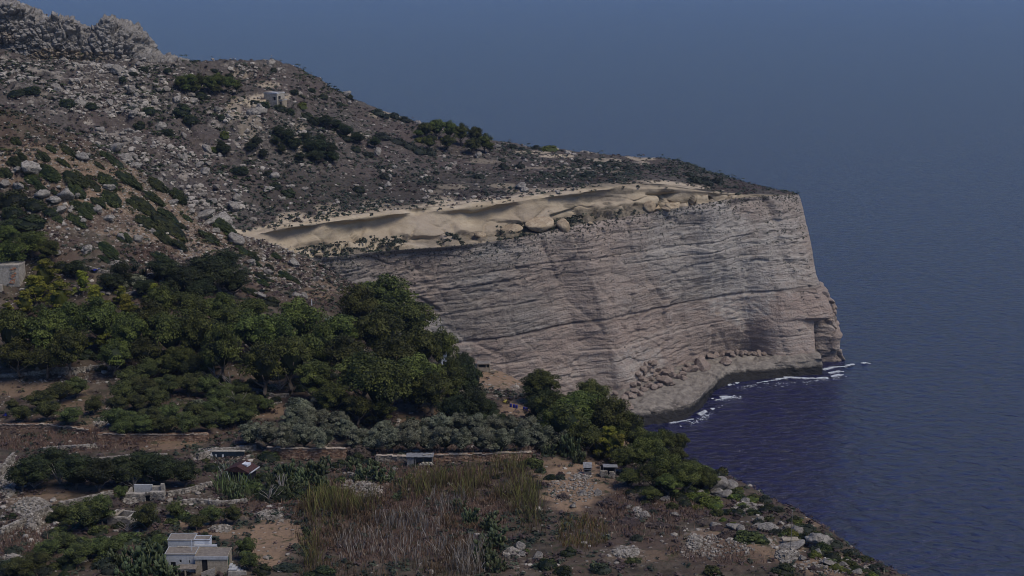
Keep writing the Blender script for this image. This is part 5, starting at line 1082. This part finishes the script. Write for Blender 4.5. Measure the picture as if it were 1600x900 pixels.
# open hut on red soil
e = site('open_hut', 756, 581, 'small open sided stone hut with a pinkish roof on red soil', 'hut')
for (x0, x1) in ((-10, -8.4), (3, 4.6), (8.4, 10)): box(e, 'pillar', 'beige', x0, x1, 0, 2, 0, 13)
box(e, 'front_wall', 'beige', -8.3, 9.9, .3, 1.6, 0, 7.5); box(e, 'back_wall', 'stone', -10, 10, 14, 16, 0, 13); box(e, 'side_wall', 'beige', 8.4, 10, 2.1, 13.9, 0, 13); box(e, 'side_wall', 'beige', -10, -8.4, 2.1, 13.9, 0, 13)
box(e, 'roof', 'roof', -11, 9, -1, 17, 13.1, 14.4); box(e, 'annexe', 'stone', -19, -11.2, 2, 10, 0, 11); box(e, 'rubble_slab', 'beige', 10.5, 18, -2, 3, 0, 2.5)
# white roof in the trees
e = site('white_house', 935, 690, 'white flat roof just showing among the green trees', 'house'); block(e, 'white', -15, 14, 0, 22, 0, 22, roof='white', lip=1); box(e, 'chimney', 'white', -13, -10.5, 6, 9, 24, 30)
# grey metal shed
e = site('metal_shed', 656, 728, 'rusty grey corrugated metal shed at the edge of the brown reeds', 'shed')
for i in range(7): box(e, 'panel', 'tin', -20 + i * 1.6, -18.5 + i * 1.6, -.25 * (i % 2), .8, 0, 15.4)
box(e, 'back_wall', 'wood', -20, 20, 14, 15.5, 0, 16); box(e, 'side_wall', 'wood', 18.5, 20, 1, 13.9, 0, 14); box(e, 'door_post', 'wood', -7.4, -6, 0, 1.3, 0, 15)
for i in range(10): box(e, 'roof_sheet', 'tin', -21.5 + i * 4.3, -17.3 + i * 4.3, -2 - .4 * (i % 3), 17, 16 + .25 * (i % 2), 16.7 + .25 * (i % 2))
for i in range(7):
    V, F = rock_shape(rr_, 2); o = obj('stone', mesh_np('stone', V * np.array([3.4, 2.4, 3.2]), F, True), M['stone'], e); o.location = (2 + i * 2.9, -1, 3 + 3 * (i % 2))
    o = obj('roof_stone', mesh_np('roof_stone', V * np.array([1.6, 1.3, 1]), F, True), M['stone'], e); o.location = (6 + i * 1.9, 4 + i, 17.8)
# red roofed hut
e = site('red_roof_hut', 372, 752, 'dark hut with a dull red pitched roof and a white skylight beside the cactus', 'hut', math.radians(-18))
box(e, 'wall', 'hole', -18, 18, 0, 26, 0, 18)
quadmesh('roof', [[(-22, -3, 18), (0, -3, 27), (0, 29, 27), (-22, 29, 18)], [(0, -3, 27), (22, -3, 18), (22, 29, 18), (0, 29, 27)], [(-22, -3, 17), (22, -3, 17), (22, -3, 18), (0, -3, 27), (-22, -3, 18)], [(-22, 29, 17), (22, 29, 17), (22, 29, 18), (0, 29, 27), (-22, 29, 18)], [(22, -3, 17), (22, 29, 17), (22, 29, 18), (22, -3, 18)], [(-22, -3, 17), (-22, 29, 17), (-22, 29, 18), (-22, -3, 18)], [(-22, -3, 17), (22, -3, 17), (22, 29, 17), (-22, 29, 17)]], M['redtin'], e)
quadmesh('skylight', boxq(2, 12, 10, 22, 25.9, 26.7, -4.1), M['white'], e); quadmesh('verge_board', boxq(22.1, 22.9, -3, 29, 16.6, 18.4), M['white'], e)
# sunken tank
e = site('sunken_tank', 357, 716, 'dark lined water tank sunk in a stone bank with two white posts in front', 'water tank')
box(e, 'tank_wall', 'tank', -26, 24, 3, 8, 0, 10.5); quadmesh('concrete_ramp', [[(-38, -1, 0), (-24, -1, 0), (-27, 4, 11.5), (-38, 4, 11.5)], [(-38, 4, 11.5), (-27, 4, 11.5), (-27, 12, 11.5), (-38, 12, 11.5)], [(-24, -1, 0), (-24, 12, 0), (-27, 12, 11.5), (-27, 4, 11.5)], [(-38, -1, 0), (-38, 4, 11.5), (-38, 12, 11.5), (-38, 12, 0)]], M['conc'], e)
for x in (-20, -9): box(e, 'white_post', 'white', x - 1.3, x + 1.3, 1, 2.6, 0, 6.2)
box(e, 'tank_coping', 'stone', -26.5, 25, 2.8, 9, 10.6, 11.6); box(e, 'slab', 'stone', -12, 2, -3, 1, 0, 1.4)
bm = bmesh.new(); tube(bm, [(-52, -4, 2), (-48, -2, 10), (-40, 4, 15), (-28, 8, 17), (-22, 8, 17)], [.7] * 5, 6); obj('hose', from_bm(bm, 'hose'), M['hole'], e)
# arched stone shelter
e = site('arched_shelter', 228, 784, 'low dry stone shelter with an arched dark doorway and an open grey yard behind', 'shelter')
box(e, 'front_wall', 'stone', -32, -1, 0, 6, 0, 14.5); box(e, 'front_wall', 'stone', 7, 29, 1, 7, 0, 17, lean=0); box(e, 'lintel', 'stone', -.9, 6.9, .4, 6.4, 12, 15.2); box(e, 'doorway', 'hole', -.95, 6.95, 3.5, 5.5, 0, 12)
box(e, 'back_wall', 'conc', -27, 2, 34, 38, 0, 16); box(e, 'back_wall', 'stone', 2.2, 22, 32, 37, 0, 14); box(e, 'side_wall', 'stone', -32, -29, 6.1, 34, 0, 13); box(e, 'gate_pillar', 'stone', 17, 22.5, 28, 31.8, 0, 20)
Cs, D, Yw, Tl = [], [], [], []
for i in range(260):
    x = random.uniform(-32, 29); z = random.uniform(.5, 14 if x < -1 else 16.5)
    if -1 < x < 7 and z < 12: continue
    Cs.append(np.array([x, -.3 + (1 if x > 7 else 0), z])); D.append((random.uniform(1.6, 3.4), 1.8, random.uniform(1.2, 2.2))); Yw.append(0); Tl.append(random.uniform(-.2, .2))
stuff(obj('facing_stones', join_stones('facing_stones', None, Cs, D, Yw, Tl, r_w.uniform(0, 1, len(Cs))), M['palestone'], e))
# plain stone hut
e = site('plain_stone_hut', 186, 822, 'roofless pale block hut half hidden between two green trees', 'hut', math.radians(-14))
box(e, 'front_wall', 'stone', -20, 16, 0, 3, -4, 17); box(e, 'side_wall', 'stone', 13, 16, 3.05, 26, -4, 16); box(e, 'back_wall', 'stone', -20, 16, 26.1, 29, -4, 16); box(e, 'side_wall', 'stone', -20, -17, 3.05, 26, -4, 16); box(e, 'roof_beam', 'beige', -8, -4, 2, 27, 17.1, 18.3)
Cs, D = [], []
for rr in range(8):
    x = -20 + (rr % 2) * 2
    while x < 15: w_ = random.uniform(3.5, 6); Cs.append(np.array([x + w_ / 2, -.35 + random.uniform(-.2, .2), -2.5 + rr * 2.45])); D.append((w_ * .94, 1.6, 2.2)); x += w_
stuff(obj('facing_blocks', join_stones('facing_blocks', None, Cs, D, [0] * len(Cs), [0] * len(Cs), r_w.uniform(0, .9, len(Cs))), M['palestone'], e))
# bird hides
e = site('bird_hide', 918, 745, 'small grey shack with a slatted tilted roof and a blue tub under it', 'hide')
for x in (-6, 5): box(e, 'post', 'wood', x, x + 1.1, 0, 1.2, 0, 17)
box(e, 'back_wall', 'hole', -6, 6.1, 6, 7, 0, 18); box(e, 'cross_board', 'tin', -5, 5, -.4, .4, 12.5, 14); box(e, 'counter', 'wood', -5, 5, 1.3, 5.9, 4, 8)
for i in range(5): quadmesh('roof_slat', [[(-7, -2 + i * 2.2, 17 + i * 1.1), (7, -2 + i * 2.2, 17 + i * 1.1), (7, 0 + i * 2.2, 18 + i * 1.1), (-7, 0 + i * 2.2, 18 + i * 1.1)], [(-7, -2 + i * 2.2, 16.4 + i * 1.1), (7, -2 + i * 2.2, 16.4 + i * 1.1), (7, -2 + i * 2.2, 17 + i * 1.1), (-7, -2 + i * 2.2, 17 + i * 1.1)]], M['tin'], e)
e = site('bird_hide', 951, 747, 'pale stone hide with a thin slab roof on posts and a notched front wall', 'hide')
for x in (-13.5, -9, 9.5): box(e, 'post', 'wood', x, x + 1.4, 2, 3.4, 0, 19)
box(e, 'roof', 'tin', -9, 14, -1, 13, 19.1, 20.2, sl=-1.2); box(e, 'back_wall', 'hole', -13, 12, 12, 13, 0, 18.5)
Cs, D = [], []
for rr in range(7):
    x = -13
    while x < 8.5:
        w_ = random.uniform(2, 3.6); mid_ = x + w_ / 2; topn = 6 if -2 < mid_ < 1 else (14 if mid_ < -2 else 11.5)
        if rr * 2 < topn: Cs.append(np.array([mid_, random.uniform(-.3, .3), 1 + rr * 2])); D.append((w_, 3, 2))
        x += w_
stuff(obj('stones', join_stones('hide_stones', None, Cs, D, [0] * len(Cs), [0] * len(Cs), r_w.uniform(.4, 1, len(Cs))), M['palestone'], e))
# slab roofed stone shelter by the pole
e = site('slab_shelter', 1236, 852, 'tiny stone shelter under a pale flat slab on the seaward slope', 'shelter')
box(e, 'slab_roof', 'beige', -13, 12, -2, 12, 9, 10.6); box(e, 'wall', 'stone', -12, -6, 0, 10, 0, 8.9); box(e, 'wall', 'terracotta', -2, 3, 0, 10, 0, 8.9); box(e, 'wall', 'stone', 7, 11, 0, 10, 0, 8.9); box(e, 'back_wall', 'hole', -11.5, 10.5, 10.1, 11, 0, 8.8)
# tall bare pole
e = site('bare_pole', 1235, 862, 'tall thin bare pole standing against the sea on the slope', 'pole'); bm = bmesh.new(); tube(bm, [(0, 0, -2), (.2, 0, 30), (0, 0, 69)], [.75, .6, .45], 8); obj('shaft', from_bm(bm, 'shaft'), M['wood'], e); box(e, 'cap', 'wood', -.9, .9, -.6, .6, 69.02, 70)
# small things
def barrel_mesh():
    bm = bmesh.new(); pr = [(0, 0), (.29, 0), (.3, .04), (.29, .28), (.31, .31), (.29, .34), (.29, .56), (.31, .59), (.29, .62), (.3, .86), (.28, .9), (0, .9)]; R_ = []
    for rad, z in pr: R_.append([bm.verts.new((rad * math.cos(t) or 0, rad * math.sin(t), z)) for t in (2 * math.pi * k / 14 for k in range(14))] if rad else [bm.verts.new((0, 0, z))])
    for a, b in zip(R_[:-1], R_[1:]):
        for k in range(14):
            f = [a[k % len(a)], a[(k + 1) % len(a)], b[(k + 1) % len(b)], b[k % len(b)]]; f = list(dict.fromkeys(f)); bm.faces.new(f).smooth = True
    me = from_bm(bm, 'blue_barrel'); me.materials.append(M['blue']); return me
BM_ = barrel_mesh()
for (px, py, lab) in [(798, 636, 'leftmost of the blue barrels under the trees beside the path'), (803, 637, 'blue barrel second from left under the trees beside the path'), (807, 638, 'blue barrel third from left under the trees beside the path'), (819, 641, 'blue barrel fourth from left standing apart from the first three'), (823, 642, 'rightmost of the blue barrels under the trees beside the path')]:
    h = ground(px, py); o = obj('blue_barrel', BM_); o.location = h[0]; o.scale = (.95, .95, .9); tag(o, lab, 'barrel', 'blue barrels')
h = ground(917, 745); o = obj('blue_tub', BM_); o.location = h[0] + Vector((0, -.6, 0)); o.scale = (1.1, 1.1, .55); tag(o, 'short blue tub in front of the small grey hide', 'tub')
def sheet(name, m, px, py, rx, ry, lab, cat, thick=.12):
    h = ground(px, py); s = mpp(h[0]); bm = bmesh.new(); bmesh.ops.create_grid(bm, x_segments=12, y_segments=8, size=1)
    for v in bm.verts: v.co.z = .35 * math.sin(v.co.x * 4 + 1) * math.cos(v.co.y * 3) + .25 * (1 - v.co.x ** 2)
    r_ = bmesh.ops.extrude_face_region(bm, geom=bm.faces[:]); [setattr(v.co, 'z', v.co.z - .2) for v in r_['geom'] if isinstance(v, bmesh.types.BMVert)]
    o = obj(name, from_bm(bm, name), M[m]); o.location = h[0] + Vector((0, 0, .35)); o.scale = (rx * s, ry * s * 2.5, ry * s); tag(o, lab, cat); return o
sheet('blue_tarpaulin', 'blue', 149, 423, 5, 3, 'small crumpled blue tarpaulin on the slope above the pines', 'tarpaulin'); sheet('yellow_sheet', 'yellow', 789, 629, 3, 2.5, 'yellow plastic sheet beside the blue barrels', 'plastic sheet')
sheet('blue_bag', 'blue', 10, 650, 4, 2.5, 'small bright blue bag beside the leftmost round bush', 'bag'); sheet('pink_sack', 'pink', 911, 744, 3, 4, 'faded pink sack leaning by the small grey hide', 'sack')
e = site('white_post', 487, 478, 'slim white post standing on the slope above the wood', 'post'); box(e, 'shaft', 'white', -.7, .7, 0, 1.4, 0, 10); box(e, 'cap', 'white', -1, 1, -.3, 1.7, 10.01, 10.6)
e = site('concrete_slab', 510, 501, 'low white concrete slab at the upper edge of the wood', 'slab'); box(e, 'slab', 'white', -9, 8, 0, 8, 0, 2.6); box(e, 'kerb', 'white', 4, 9, 8.1, 10, 0, 5)
e = site('stone_bunker', 779, 234, 'squat stone box with a dark slot beside the headland wood', 'bunker', 0, None, ('head',)); block(e, 'stone', -4, 4, 0, 6, -1, 6, front=[(-3.2, 3.2, 2.6, 4.4, 'slot', 'hole')], roof='stone', lip=.8, dep=.8, over=.3)
e = site('small_sign', 501, 203, 'tiny white signboard among grey bushes on the far slope', 'sign', 0, None, ('head',)); box(e, 'board', 'white', -2, 2, 0, .5, 1.5, 4.5); box(e, 'post', 'wood', -.3, .3, .51, 1, -1, 4)
e = site('field_gate', 536, 765, 'low pale wooden rail lying before the stone pile', 'rail'); box(e, 'rail', 'beige', -14, 12, 0, 1, 2.5, 3.6, sl=1.5); [box(e, 'post', 'wood', x, x + 1, 1.05, 2, -1, 4) for x in (-12, -2, 9)]
# fence posts and dead branches
bm = bmesh.new(); r1 = random.Random(8)
for i in range(9):
    p = Vector((0, 0, 0)); d = Vector((r1.uniform(-.7, .7), r1.uniform(-.4, .4), 1)).normalized(); pts = [p]
    for k in range(5): d = (d + Vector((r1.uniform(-.5, .5), r1.uniform(-.3, .3), r1.uniform(-.2, .3)))).normalized(); p = p + d * .22; pts.append(p)
    tube(bm, pts, [.028, .024, .02, .016, .011, .006], 4)
me = from_bm(bm, 'bare_shrub'); me.materials.append(M['deadwood'])
for (px, py, r_) in [(372,625,24),(365,595,22),(610,600,20),(440,595,18),(445,752,22),(425,765,18),(100,735,24),(160,742,26),(60,742,22),(205,815,14),(970,650,20),(1000,800,12),(340,580,20),(480,640,12),(215,745,18),(310,400,16),(345,440,22)]:
    h = ground(px, py + r_ * .7); s = mpp(h[0]); o = obj('bare_shrub', me); o.location = h[0] + Vector((0, -2.5, .4)); o.rotation_euler = (0, 0, px); o.scale = (r_ * s * 1.4,) * 3; later(o, 'leafless grey branchy shrub', 'dead shrub', 'leafless shrubs', px, py)
# ------------------------------------------------------------------ surf along the rocks
M['foam'] = m_plain('sea_foam', (.36, .39, .42), (.58, .61, .64), 1, .8)
r_f = np.random.default_rng(4); V, F = [], []; nf = 0
def foam(pts, n, spread, size):
    global nf
    q = np.array(pts, float)
    for i in range(int(n * 2.6)):
        t = r_f.uniform(0, len(q) - 1); k = min(int(t), len(q) - 2); p = q[k] + (q[k + 1] - q[k]) * (t - k); c = ptz(p[0], p[1], 0.) ; c = c + np.array([r_f.normal() * spread * .5 + abs(r_f.normal()) * spread * .5, -abs(r_f.normal()) * spread * 1.3, 0])
        if vn(c[None] * .3, 6)[0] < -.05: continue
        L = size * r_f.uniform(.12, .75); ns = 9; a = np.linspace(0, 6.283, ns + 1)[:-1]; rad = r_f.uniform(.5, 1.1, ns); an = r_f.normal() * .35
        x = np.cos(a) * L * rad; y = np.sin(a) * L * .7 * rad; z = .08 + r_f.uniform(0, .28); X = x * math.cos(an) - y * math.sin(an); Y_ = x * math.sin(an) + y * math.cos(an)
        top = np.stack([c[0] + X, c[1] + Y_, 0 * a + z], -1); V.append(np.concatenate([top, [[c[0], c[1], z + .12]]])); F.extend([[nf + j, nf + (j + 1) % ns, nf + ns] for j in range(ns)]); nf += ns + 1
foam([(1112,632),(1130,624),(1150,620),(1165,618)], 60, 2.2, .7); foam([(1150,604),(1200,599),(1260,596),(1320,586)], 110, 2.0, .6); foam([(1060,664),(1090,655),(1110,645)], 50, 1.6, .7)
foam([(1046,661),(1062,659),(1082,655)], 60, .5, .9); foam([(1088,648),(1100,643),(1112,638)], 90, 1.0, 1.2); foam([(1112,624),(1126,620),(1145,618)], 130, 1.1, 1.3); foam([(1128,603),(1140,600),(1152,598)], 80, .7, 1.0)
foam([(1150,601),(1180,599),(1210,594),(1225,590)], 110, .4, .8); foam([(1212,592),(1230,589),(1260,591),(1290,590),(1313,584)], 200, .9, 1.4); foam([(1284,577),(1300,574),(1320,573)], 110, .8, 1.2); foam([(1322,571),(1340,568),(1360,566)], 70, .8, 1.8); foam([(1285,584),(1300,582),(1312,579)], 70, .9, 1.1)
stuff(obj('sea_foam', mesh_np('sea_foam', np.concatenate(V), np.array(F), False), M['foam']))
flush_labels()
# ------------------------------------------------------------------ sea haze: one closed box of even air
hz = bpy.data.materials.new('haze'); hz.use_nodes = True; hn = hz.node_tree; hn.nodes.clear()
ho = hn.nodes.new('ShaderNodeOutputMaterial'); hv = hn.nodes.new('ShaderNodeVolumePrincipled')
hv.inputs['Color'].default_value = (.48, .66, 1.0, 1); hv.inputs['Density'].default_value = 0.00005; hv.inputs['Anisotropy'].default_value = 0.2
hn.links.new(hv.outputs[0], ho.inputs['Volume'])
bm = bmesh.new(); bmesh.ops.create_cube(bm, size=1); me = bpy.data.meshes.new('haze'); bm.to_mesh(me); bm.free()
o = obj('haze', me, hz); o.scale = (64000, 34000, 216); o.location = (0, 14500, 100); stuff(o)
